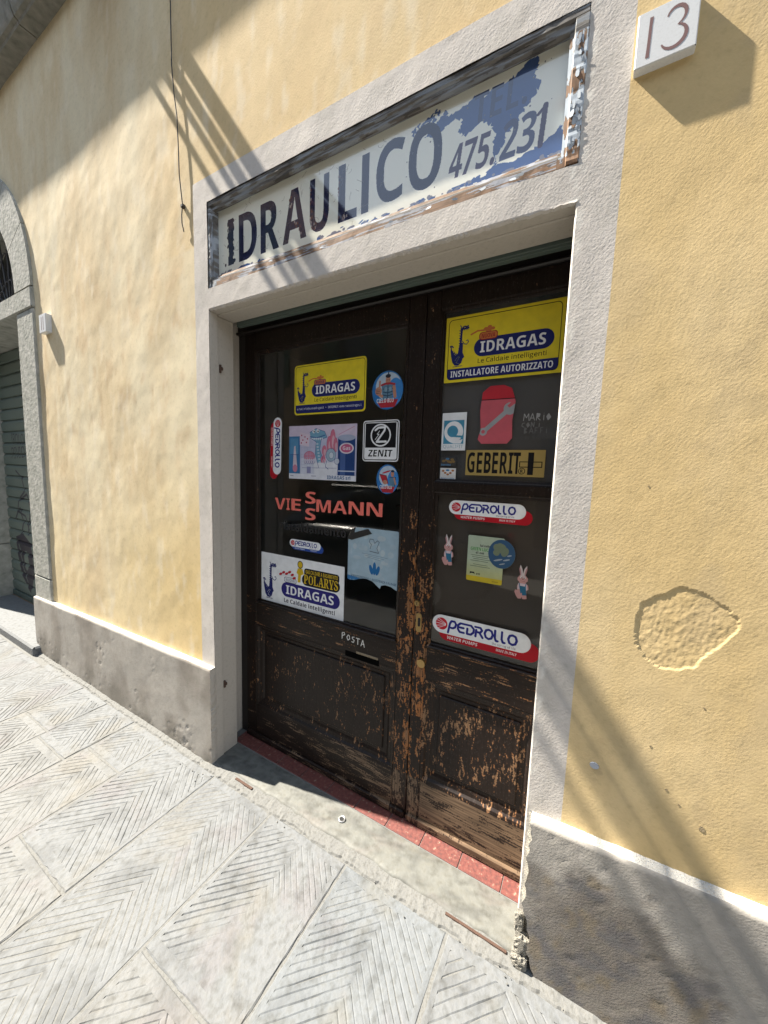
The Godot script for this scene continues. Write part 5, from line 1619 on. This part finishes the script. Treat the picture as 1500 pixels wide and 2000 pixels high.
# ---------------------------------------------------------------- paving of chiselled slabs
func clip_rect(p: Array, x0: float, x1: float, z0: float, z1: float) -> Array:
	for e in 4:
		var out := []
		var n := p.size()
		for i in n:
			var a: Vector2 = p[i]
			var b: Vector2 = p[(i + 1) % n]
			var da: float
			var db: float
			match e:
				0:
					da = a.x - x0
					db = b.x - x0
				1:
					da = x1 - a.x
					db = x1 - b.x
				2:
					da = a.y - z0
					db = b.y - z0
				_:
					da = z1 - a.y
					db = z1 - b.y
			if da >= 0:
				out.append(a)
			if (da >= 0) != (db >= 0):
				out.append(a.lerp(b, da / (da - db)))
		p = out
		if p.size() < 3:
			return []
	return p

# old stains on the paving: ochre, pinkish and grey blotches with ragged outlines
func slab_stain(x: float, z: float) -> Color:
	var c := Color(1, 1, 1)
	var a := n_blot.get_noise_2d(x * 2.2 + 50.0, z * 2.2) + 0.35 * n_mid.get_noise_2d(x * 1.6, z * 1.6)
	c = mixc(c, Color(0.99, 0.93, 0.84), clampf((a - 0.24) * 4.0, 0, 0.8))
	var b := n_blot.get_noise_2d(x * 2.0 - 20.0, z * 2.0 + 5.0) + 0.35 * n_mid.get_noise_2d(x * 1.9 + 6.0, z * 1.9)
	c = mixc(c, Color(0.96, 0.89, 0.89), clampf((b - 0.26) * 4.0, 0, 0.7))
	var d := n_mid.get_noise_2d(x * 0.5 + 9.0, z * 0.5) + 0.5 * n_fine.get_noise_2d(x * 0.5, z * 0.5)
	return c * (1.0 - clampf((d - 0.18) * 1.3, 0, 0.22)) * (1.0 + 0.05 * n_fine.get_noise_2d(x, z))

func slab_mesh(x0: float, x1: float, z0: float, z1: float, pitch: float, mx: float, mz: float, sd: int, depth: float, seg: float) -> ArrayMesh:
	var st := SurfaceTool.new()
	st.begin(Mesh.PRIMITIVE_TRIANGLES)
	st.set_smooth_group(-1)
	var xc := (x0 + x1) * 0.5
	var ix0 := x0 + mx
	var ix1 := x1 - mx
	var iz0 := z0 + mz
	var iz1 := z1 - mz
	var R2 := sqrt(2.0)
	var lift := func(q: Vector2) -> float: return n_big.get_noise_2d(q.x * 2.0 + sd, q.y * 2.0) * 0.0022 + n_mid.get_noise_2d(q.x * 2.0, q.y * 2.0 + sd) * 0.0007
	var emit := func(poly: Array, hs: Array):
		var v := []
		for i in poly.size():
			var q: Vector2 = poly[i]
			v.append(Vector3(q.x, hs[i] + lift.call(q), q.y))
		for i in range(1, v.size() - 1):
			var nn: Vector3 = (v[i + 1] - v[0]).cross(v[i] - v[0])
			for t in ([v[0], v[i], v[i + 1]] if nn.y > 0 else [v[0], v[i + 1], v[i]]):
				st.set_color(slab_stain(t.x, t.z))
				st.add_vertex(t)
	var warp := func(q: Vector2) -> Vector2:
		return q + Vector2(n_fine.get_noise_2d(q.x * 0.8, q.y * 0.8), n_fine.get_noise_2d(q.y * 0.8 + 31.0, q.x * 0.8)) * 0.0024
	var gw := 0.0074
	for half in 2:
		var a0 := ix0 if half == 0 else xc
		var a1 := xc if half == 0 else ix1
		var s := 1.0 if half == 0 else -1.0
		var us := []
		var vs := []
		for X in [a0 - xc, a1 - xc]:
			for Z in [iz0, iz1]:
				us.append((Z + s * X) / R2)
				vs.append((Z - s * X) / R2)
		var k0 := int(floor(us.min() / pitch)) - 1
		var k1 := int(ceil(us.max() / pitch)) + 1
		var v0 := int(floor(vs.min() / seg)) - 1
		var v1 := int(ceil(vs.max() / seg)) + 1
		for k in range(k0, k1):
			var uc: float = k * pitch + n_mid.get_noise_2d(k * 3.7, sd * 1.9) * pitch * 0.25
			var un: float = (k + 1) * pitch + n_mid.get_noise_2d((k + 1) * 3.7, sd * 1.9) * pitch * 0.25
			var cut: float = 0.90 + 0.5 * n_mid.get_noise_2d(k * 5.1 + 7.0, sd * 2.3 + half)
			for strip in 3:
				var ua: float = [uc - gw * 0.5, uc, uc + gw * 0.5][strip]
				var ub: float = [uc, uc + gw * 0.5, un - gw * 0.5][strip]
				for vv in range(v0, v1):
					var quad_ := []
					for c in [[ua, vv * seg], [ub, vv * seg], [ub, (vv + 1) * seg], [ua, (vv + 1) * seg]]:
						quad_.append(Vector2(xc + s * (c[0] - c[1]) / R2, (c[0] + c[1]) / R2))
					var pl := clip_rect(quad_, a0, a1, iz0, iz1)
					if pl.size() < 3:
						continue
					var hs := []
					var wp := []
					for q in pl:
						var u: float = (q.y + s * (q.x - xc)) / R2
						var t: float = 1.0 - clampf(abs(u - uc) / (gw * 0.5), 0, 1)
						var worn: float = clampf(0.95 + 1.2 * n_blot.get_noise_2d(q.x * 2.6 + sd * 3.0, q.y * 2.6) + 0.5 * n_fine.get_noise_2d(q.x * 0.5, q.y * 0.5 + sd), 0.25, 1.2)
						# one slab by the door is rubbed smooth down its right side, another at its head
						worn *= 1.0 - clampf((q.x + 1.02 + (q.y - 0.3) * 0.25 + 0.1 * n_mid.get_noise_2d(q.x, q.y)) * 14.0, 0, 1) * clampf((q.y - 0.22) * 12.0, 0, 1) * (1.0 if q.x < -0.77 and q.y < 0.64 else 0.0)
						worn *= 1.0 - 0.75 * clampf(1.0 - Vector2(q.x + 0.95, (q.y - 0.12) * 1.3).length() * 5.0 + 0.5 * n_mid.get_noise_2d(q.x * 2.0, q.y * 2.0), 0, 1)
						hs.append(-depth * t * worn * cut)
						wp.append(warp.call(q) if q.x > a0 + 0.001 and q.x < a1 - 0.001 and q.y > iz0 + 0.001 and q.y < iz1 - 0.001 else q)
					emit.call(wp, hs)
	# plain margin, then the rounded rim and the sides
	var rim := func(ax0: float, ax1: float, az0: float, az1: float):
		var nx: int = max(1, int((ax1 - ax0) / 0.06))
		var nz: int = max(1, int((az1 - az0) / 0.06))
		for i in nx:
			for j in nz:
				var xa: float = lerpf(ax0, ax1, float(i) / nx)
				var xb: float = lerpf(ax0, ax1, float(i + 1) / nx)
				var za: float = lerpf(az0, az1, float(j) / nz)
				var zb: float = lerpf(az0, az1, float(j + 1) / nz)
				emit.call([Vector2(xa, za), Vector2(xb, za), Vector2(xb, zb), Vector2(xa, zb)], [0, 0, 0, 0])
	var e := 0.005
	rim.call(x0 + e, x1 - e, z0 + e, iz0)
	rim.call(x0 + e, x1 - e, iz1, z1 - e)
	rim.call(x0 + e, ix0, iz0, iz1)
	rim.call(ix1, x1 - e, iz0, iz1)
	var ring := []
	var cs := [Vector2(x0, z0), Vector2(x1, z0), Vector2(x1, z1), Vector2(x0, z1)]
	for i in 4:
		var A: Vector2 = cs[i]
		var B: Vector2 = cs[(i + 1) % 4]
		var n := int(A.distance_to(B) / 0.03) + 1
		for j in n:
			ring.append(A.lerp(B, float(j) / n))
	var mid := Vector2(xc, (z0 + z1) * 0.5)
	var outer := []
	var inner := []
	for q in ring:
		var to: Vector2 = (mid - q).sign()
		var inn := Vector2(clampf(q.x, x0 + e, x1 - e), clampf(q.y, z0 + e, z1 - e))
		inner.append(inn)
		outer.append(inn.lerp(q, 0.75 + 0.9 * n_fine.get_noise_2d(q.x * 0.9, q.y * 0.9 + sd)))
	for i in ring.size():
		var j := (i + 1) % ring.size()
		emit.call([inner[i], inner[j], outer[j], outer[i]], [0, 0, -0.003, -0.003])
		emit.call([outer[i], outer[j], outer[j] + (outer[j] - inner[j]) * 0.2, outer[i] + (outer[i] - inner[i]) * 0.2], [-0.003, -0.003, -0.02, -0.02])
	# bed under the grooves' open ends
	emit.call([Vector2(ix0 - 0.004, iz0 - 0.004), Vector2(ix1 + 0.004, iz0 - 0.004), Vector2(ix1 + 0.004, iz1 + 0.004), Vector2(ix0 - 0.004, iz1 + 0.004)], [-0.012, -0.012, -0.012, -0.012])
	st.generate_normals()
	return st.commit()

func build_paving() -> void:
	var ground := PlaneMesh.new()
	ground.size = Vector2(90, 90)
	var g := put("street", ground, M.street, self, Vector3(-5, -0.028, 0))
	g.set_meta("kind", "structure")
	var pv := Node3D.new()
	pv.name = "pavement"
	add_child(pv)
	pv.set_meta("kind", "structure")
	var bed := []
	for i in 40:
		var r := []
		for j in 14:
			var x: float = lerpf(-8.0, 3.0, i / 39.0)
			var z: float = lerpf(-0.02, 3.2, j / 13.0)
			r.append(Vector3(x, -0.0026, z))
		bed.append(r)
	put("mortar_bed", skin(bed, Vector3.UP), M.mortar, pv)
	# joints across the pavement, and where each strip is cut
	var joints := [-7.2, -6.7, -6.25, -5.8, -5.35, -4.92, -4.5, -4.1, -3.72, -3.42, -3.10, -2.755, -2.41, -2.06, -1.617, -1.20, -0.765, -0.322, 0.105, 0.53, 0.96, 1.4, 1.85]
	var cuts := {-3.42: [0.55, 1.3, 2.1], -3.10: [0.385, 1.05, 1.9], -2.755: [0.43, 1.25, 2.0], -2.41: [0.318, 1.02, 1.8], -2.06: [0.707, 1.5, 2.3], -1.617: [1.06, 1.9], -1.20: [0.642, 1.45, 2.2], -0.765: [0.98, 1.8], -0.322: [0.82, 1.6], 0.105: [0.62, 1.4]}
	for k in joints.size() - 1:
		var xa: float = joints[k]
		var xb: float = joints[k + 1]
		var zs := [0.062]
		zs.append_array(cuts.get(xa, [0.5 + rng.randf() * 0.4, 1.4 + rng.randf() * 0.3, 2.2]))
		if xa < -3.9:
			zs[0] = 0.10
		zs.append(3.1)
		for j in zs.size() - 1:
			var near: bool = xa > -3.2 and zs[j] < 1.1 and xa < 0.5
			var gap := 0.003
			var pitch: float = [0.0238, 0.0244, 0.0236, 0.0230][(k + j) % 4]
			if is_equal_approx(xa, -0.765):
				pitch = 0.0228
			if is_equal_approx(xa, -0.322):
				pitch = 0.028
			var mesh := slab_mesh(xa + gap, xb - gap, zs[j] + gap, zs[j + 1] - gap, pitch, 0.022, 0.04, k * 7 + j, 0.0029 if near else 0.0029, 0.045 if near else 0.16)
			var which := (k * 3 + j * 2) % 3
			if is_equal_approx(xa, -0.765):
				which = 3
			var s := put("paving_slab", mesh, M.slabs[which], pv)
			s.position.y = rng.randf_range(-0.0015, 0.0015)
	# cement run along the foot of the wall and the threshold
	var rows := []
	for i in 520:
		var x: float = lerpf(-3.96, 2.4, i / 519.0)
		var f := 0.030 + 0.008 * n_mid.get_noise_1d(x * 1.3)
		var w := 0.066 + 0.018 * n_mid.get_noise_1d(x * 0.8 + 9.0) + 0.008 * n_fine.get_noise_1d(x)
		var hgt := 0.010 + 0.006 * n_mid.get_noise_1d(x * 1.7 + 30.0)
		var wob := 0.0018 * n_fine.get_noise_1d(x * 1.4 + 3.0)
		var door := x > OX0 and x < OX1
		rows.append([Vector3(x, hgt + 0.006 if not door else 0.012, f - 0.02 if not door else 0.004), Vector3(x, hgt * 0.9 + wob + 0.001, f + 0.008), Vector3(x, 0.0062 + wob, lerpf(f, w, 0.55)), Vector3(x, 0.0042 + wob * 0.7, lerpf(f, w, 0.8)), Vector3(x, -0.004, w)])
	put("cement_fillet", skin(rows, Vector3.UP), M.mortar, pv)
	# loose grit and dry crumbs along the wall
	var pebble := lump(Vector3(1, 0.7, 1), 17, 0.3)
	var grit := Node3D.new()
	for i in 46:
		var x: float = rng.randf_range(-3.6, 0.4)
		var p := put("stone_crumb", pebble, M.mortar if i % 3 else M.rubble, pv, Vector3(x, 0.004, 0.055 + abs(rng.randfn(0, 0.05))))
		p.scale = Vector3.ONE * rng.randf_range(0.002, 0.0055)
		p.rotation.y = rng.randf_range(0, TAU)
	grit.free()

# ---------------------------------------------------------------- houses over the street, seen only in the glass
func far_house(label: String, x0: float, x1: float, z0: float, z1: float, h: float, col: Color, sd: int) -> void:
	var b := thing("street_house", label, "building", Vector3((x0 + x1) * 0.5, 0, z0))
	var o := b.position
	var m := mat(lin(col.r, col.g, col.b), 0.95, M.fleck, null, 0.0, 0.8)
	var wins := []
	var n := int((x1 - x0) / 2.6)
	for i in n:
		for fl in int(h / 3.0):
			var cx: float = x0 + (i + 0.5) * (x1 - x0) / n
			wins.append([cx - 0.5, cx + 0.5, fl * 3.0 + (0.05 if fl == 0 else 1.0), fl * 3.0 + 2.5])
	var xs := [x0]
	var ys := [0.0]
	for w in wins:
		for v in [w[0], w[1]]:
			if not xs.has(v):
				xs.append(v)
		for v in [w[2], w[3]]:
			if not ys.has(v):
				ys.append(v)
	xs.append(x1)
	ys.append(h)
	xs.sort()
	ys.sort()
	var st := SurfaceTool.new()
	st.begin(Mesh.PRIMITIVE_TRIANGLES)
	st.set_smooth_group(-1)
	for i in xs.size() - 1:
		for j in ys.size() - 1:
			var c := Vector2((xs[i] + xs[i + 1]) * 0.5, (ys[j] + ys[j + 1]) * 0.5)
			var hole := false
			for w in wins:
				if c.x > w[0] and c.x < w[1] and c.y > w[2] and c.y < w[3]:
					hole = true
			if not hole:
				quad(st, Vector3(xs[i], ys[j], z0) - o, Vector3(xs[i + 1], ys[j], z0) - o, Vector3(xs[i + 1], ys[j + 1], z0) - o, Vector3(xs[i], ys[j + 1], z0) - o, Vector3(0, 0, -1))
	for s in [[x0, -1.0], [x1, 1.0]]:
		quad(st, Vector3(s[0], 0, z0) - o, Vector3(s[0], 0, z1) - o, Vector3(s[0], h, z1) - o, Vector3(s[0], h, z0) - o, Vector3(s[1], 0, 0))
	quad(st, Vector3(x0, 0, z1) - o, Vector3(x1, 0, z1) - o, Vector3(x1, h, z1) - o, Vector3(x0, h, z1) - o, Vector3(0, 0, 1))
	st.generate_normals()
	put("wall", st.commit(), m, b)
	put("roof", box(Vector3(x0 - 0.1, h, z0 - 0.45) - o, Vector3(x1 + 0.02, h + 0.22, z1 + 0.2) - o, 0.03), mat(lin(0.25, 0.12, 0.07), 0.95), b)
	var glass := mat(lin(0.02, 0.025, 0.03), 0.08)
	var shut := mat(lin(0.05, 0.09, 0.06), 0.7)
	for w in wins:
		var win := part_node("window", b)
		put("pane", box(Vector3(w[0] - 0.02, w[2] - 0.02, z0 + 0.16) - o, Vector3(w[1] + 0.02, w[3] + 0.02, z0 + 0.2) - o, 0.004), glass, win)
		put("frame", box(Vector3(w[0] - 0.1, w[3], z0 - 0.04) - o, Vector3(w[1] + 0.1, w[3] + 0.14, z0 + 0.16) - o, 0.01), mat(lin(0.4, 0.38, 0.35), 0.9), win)
		if w[2] > 0.5:
			put("shutter", box(Vector3(w[0] - 0.52, w[2], z0 - 0.06) - o, Vector3(w[0] - 0.01, w[3], z0 - 0.01) - o, 0.01), shut, win)
			put("shutter", box(Vector3(w[1] + 0.01, w[2], z0 - 0.06) - o, Vector3(w[1] + 0.52, w[3], z0 - 0.01) - o, 0.01), shut, win)

# dark hatchback parked along the street: it darkens the lower door glass
func build_car() -> void:
	var at := Vector3(-2.9, -0.028, 3.05)
	var c := thing("parked_car", "dark grey hatchback parked along the street, mirrored in the door glass", "car", at)
	var paint := mat(lin(0.018, 0.020, 0.024), 0.25)
	paint.clearcoat_enabled = true
	paint.clearcoat_roughness = 0.05
	var glass := mat(lin(0.012, 0.014, 0.016), 0.05)
	var rows := []
	for q in [[-2.05, 0.42, 0.62, 0.66], [-1.98, 0.30, 0.72, 0.76], [-1.7, 0.24, 0.82, 0.83], [-1.0, 0.22, 0.93, 0.85], [0.0, 0.22, 0.96, 0.86], [1.0, 0.22, 0.97, 0.86], [1.7, 0.24, 0.94, 0.84], [1.95, 0.30, 0.86, 0.78], [2.02, 0.42, 0.70, 0.68]]:
		var r := []
		for s in [[-0.9, 0.0], [-1.0, 0.25], [-1.0, 0.62], [-0.95, 0.9], [-0.7, 1.0], [0.0, 1.02], [0.7, 1.0], [0.95, 0.9], [1.0, 0.62], [1.0, 0.25], [0.9, 0.0]]:
			r.append(Vector3(q[0], lerpf(q[1], q[2], s[1]), s[0] * q[3]))
		rows.append(r)
	put("body", skin(rows, Vector3(0, 0.6, -0.8), null, true), paint, c)
	var cab := []
	for q in [[-1.05, 0.94, 0.72], [-0.45, 1.36, 0.60], [0.2, 1.45, 0.58], [1.0, 1.42, 0.58], [1.55, 1.24, 0.60], [1.75, 0.95, 0.70]]:
		var r := []
		for s in [[-1.12, 0.92], [-1.0, q[1] - 0.05], [-0.8, q[1]], [0.0, q[1] + 0.02], [0.8, q[1]], [1.0, q[1] - 0.05], [1.12, 0.92]]:
			r.append(Vector3(q[0], s[1], s[0] * q[2]))
		cab.append(r)
	put("cabin_glass", skin(cab, Vector3(0, 0.6, -0.8), null, true), glass, c)
	put("roof", box(Vector3(-0.4, 1.44, -0.5), Vector3(1.3, 1.475, 0.5), 0.015), paint, c)
	for x in [-1.3, 1.3]:
		for s in [-1.0, 1.0]:
			var wh := part_node("wheel", c, Vector3(x, 0.30, s * 0.76))
			var cy := CylinderMesh.new()
			cy.top_radius = 0.30
			cy.bottom_radius = 0.30
			cy.height = 0.19
			put("tyre", cy, M.black, wh).rotation.x = PI / 2
			var rm := CylinderMesh.new()
			rm.top_radius = 0.19
			rm.bottom_radius = 0.19
			rm.height = 0.2
			put("rim", rm, M.steel, wh).rotation.x = PI / 2
	for s in [-1.0, 1.0]:
		put("headlight", box(Vector3(-2.03, 0.60, s * 0.52 - 0.14), Vector3(-1.93, 0.72, s * 0.52 + 0.14), 0.03), mat(lin(0.6, 0.6, 0.6), 0.1), c)
		put("tail_light", box(Vector3(1.90, 0.68, s * 0.58 - 0.10), Vector3(2.0, 0.86, s * 0.58 + 0.10), 0.03), mat(lin(0.35, 0.01, 0.01), 0.15), c)

func _ready() -> void:
	rng.seed = 4711
	# camera: phone wide angle, standing 1.2 m from the wall, turned 29 degrees to the left
	var cam := Camera3D.new()
	cam.transform = Transform3D(Basis(Vector3(0.8685984, 0.0333733, -0.4943916), Vector3(-0.0815634, 0.9937496, -0.0762172), Vector3(0.4887579, 0.1065264, 0.8658914)).orthonormalized(), Vector3(0, 1.632, 1.2))
	cam.fov = 2.0 * rad_to_deg(atan(1000.0 / 715.0))
	cam.near = 0.02
	cam.far = 200.0
	add_child(cam)
	cam.current = true
	# sky, sun, exposure
	var env := Environment.new()
	env.background_mode = Environment.BG_SKY
	var sky := Sky.new()
	var sm := ProceduralSkyMaterial.new()
	sm.sky_top_color = Color(0.62, 0.69, 0.78)
	sm.sky_horizon_color = Color(0.93, 0.94, 0.95)
	sm.sky_curve = 0.22
	sm.ground_bottom_color = Color(0.45, 0.43, 0.40)
	sm.ground_horizon_color = Color(0.62, 0.62, 0.60)
	sky.sky_material = sm
	env.sky = sky
	env.tonemap_mode = Environment.TONE_MAPPER_LINEAR
	env.tonemap_exposure = 3.85
	env.background_energy_multiplier = 0.67
	env.sdfgi_enabled = true
	env.ssao_enabled = true
	env.ssil_enabled = true
	var we := WorldEnvironment.new()
	we.environment = env
	add_child(we)
	var sun := DirectionalLight3D.new()
	sun.light_color = Color(1.0, 0.965, 0.905)
	sun.light_energy = 1.6
	sun.light_angular_distance = 0.7
	sun.shadow_enabled = true
	add_child(sun)
	sun.look_at_from_position(Vector3.ZERO, Vector3(5.2, -7.0, -1.0), Vector3.UP)
	# noises in metres
	n_big = noise(1, 1.7, 3)
	n_mid = noise(2, 9.0, 4)
	n_fine = noise(3, 42.0, 3)
	n_streak = noise(4, 1.5, 4)
	n_blot = noise(5, 1.1, 5)
	build_materials()
	# setting, then the house
	build_paving()
	var house := build_house()
	build_arch(house)
	build_door(house)
	far_house("terracotta-roofed house over the street whose roof edge shows in the sign glass", -27.0, -7.45, 6.4, 17.0, 9.0, Color(0.34, 0.25, 0.17), 1)
	far_house("low grey-brown house straight across the street, mirrored in the door glass", -7.4, 20.0, 7.0, 16.0, 6.2, Color(0.24, 0.19, 0.14), 2)
	build_car()
	# things on the house
	build_sign()
	number_tile("13", "white marble number 13 tile high on the wall right of the sign", Vector3(0.005, 2.645, 0), 0.121, 0.121, 0.0225)
	number_tile("11", "small white number 11 tile beside the grey stone arch", Vector3(-3.575, 2.553, 0), 0.11, 0.125, 0.036)
	build_stickers()
	# wire hanging down the plaster
	var wire := []
	for q in [[-1.93, 4.38, 0.012], [-1.927, 4.0, 0.012], [-1.928, 3.833, 0.012], [-1.929, 3.552, 0.013], [-1.915, 3.42, 0.013], [-1.898, 3.316, 0.012], [-1.890, 3.18, 0.014], [-1.886, 3.05, 0.015], [-1.874, 2.94, 0.012], [-1.873, 2.917, 0.010], [-1.880, 2.87, 0.011], [-1.876, 2.83, 0.013], [-1.868, 2.79, 0.009]]:
		wire.append(Vector3(q[0], q[1], q[2]))
	var wt := thing("hanging_wire", "thin black wire hanging down the plaster left of the sign", "wire", Vector3(-1.93, 4.38, 0.012))
	put("strand", tube(wire.map(func(p): return p - Vector3(-1.93, 4.38, 0.012)), 0.0028, 6), M.wire, wt)
	put("clip", box(Vector3(0.046, -1.478, -0.014), Vector3(0.066, -1.462, 0.004), 0.003), M.wire, wt)
	# cables over the street: their shadows rake across wall and lintel
	var k := 0
	for c in [[-2.065, 0.017, "leftmost of the cables crossing the street, seen by its thin shadow"], [-1.975, 0.018, "second cable from the left crossing the street, seen by its shadow"], [-1.905, 0.026, "third cable from the left crossing the street, seen by its shadow"], [-1.80, 0.036, "thickest and rightmost cable crossing the street, seen by its shadow"]]:
		var pts := []
		var ax: float = c[0] - 0.8 * 5.2 / 7.0
		for i in 24:
			var z := 0.0 + 7.0 * pow(i / 23.0, 1.6)
			pts.append(Vector3(0, 0.02 * sin(z * 0.9 + k) - 0.05 * z * (1.0 - z / 7.0), z))
		var cb := thing("street_cable", c[2], "cable", Vector3(ax, 4.3, -0.01), "cables crossing the street")
		put("strand", tube(pts, c[1], 10), M.wire, cb)
		put("wall_hook", box(Vector3(-0.03, -0.04, -0.002), Vector3(0.03, 0.04, 0.03), 0.005), M.iron, cb)
		k += 1
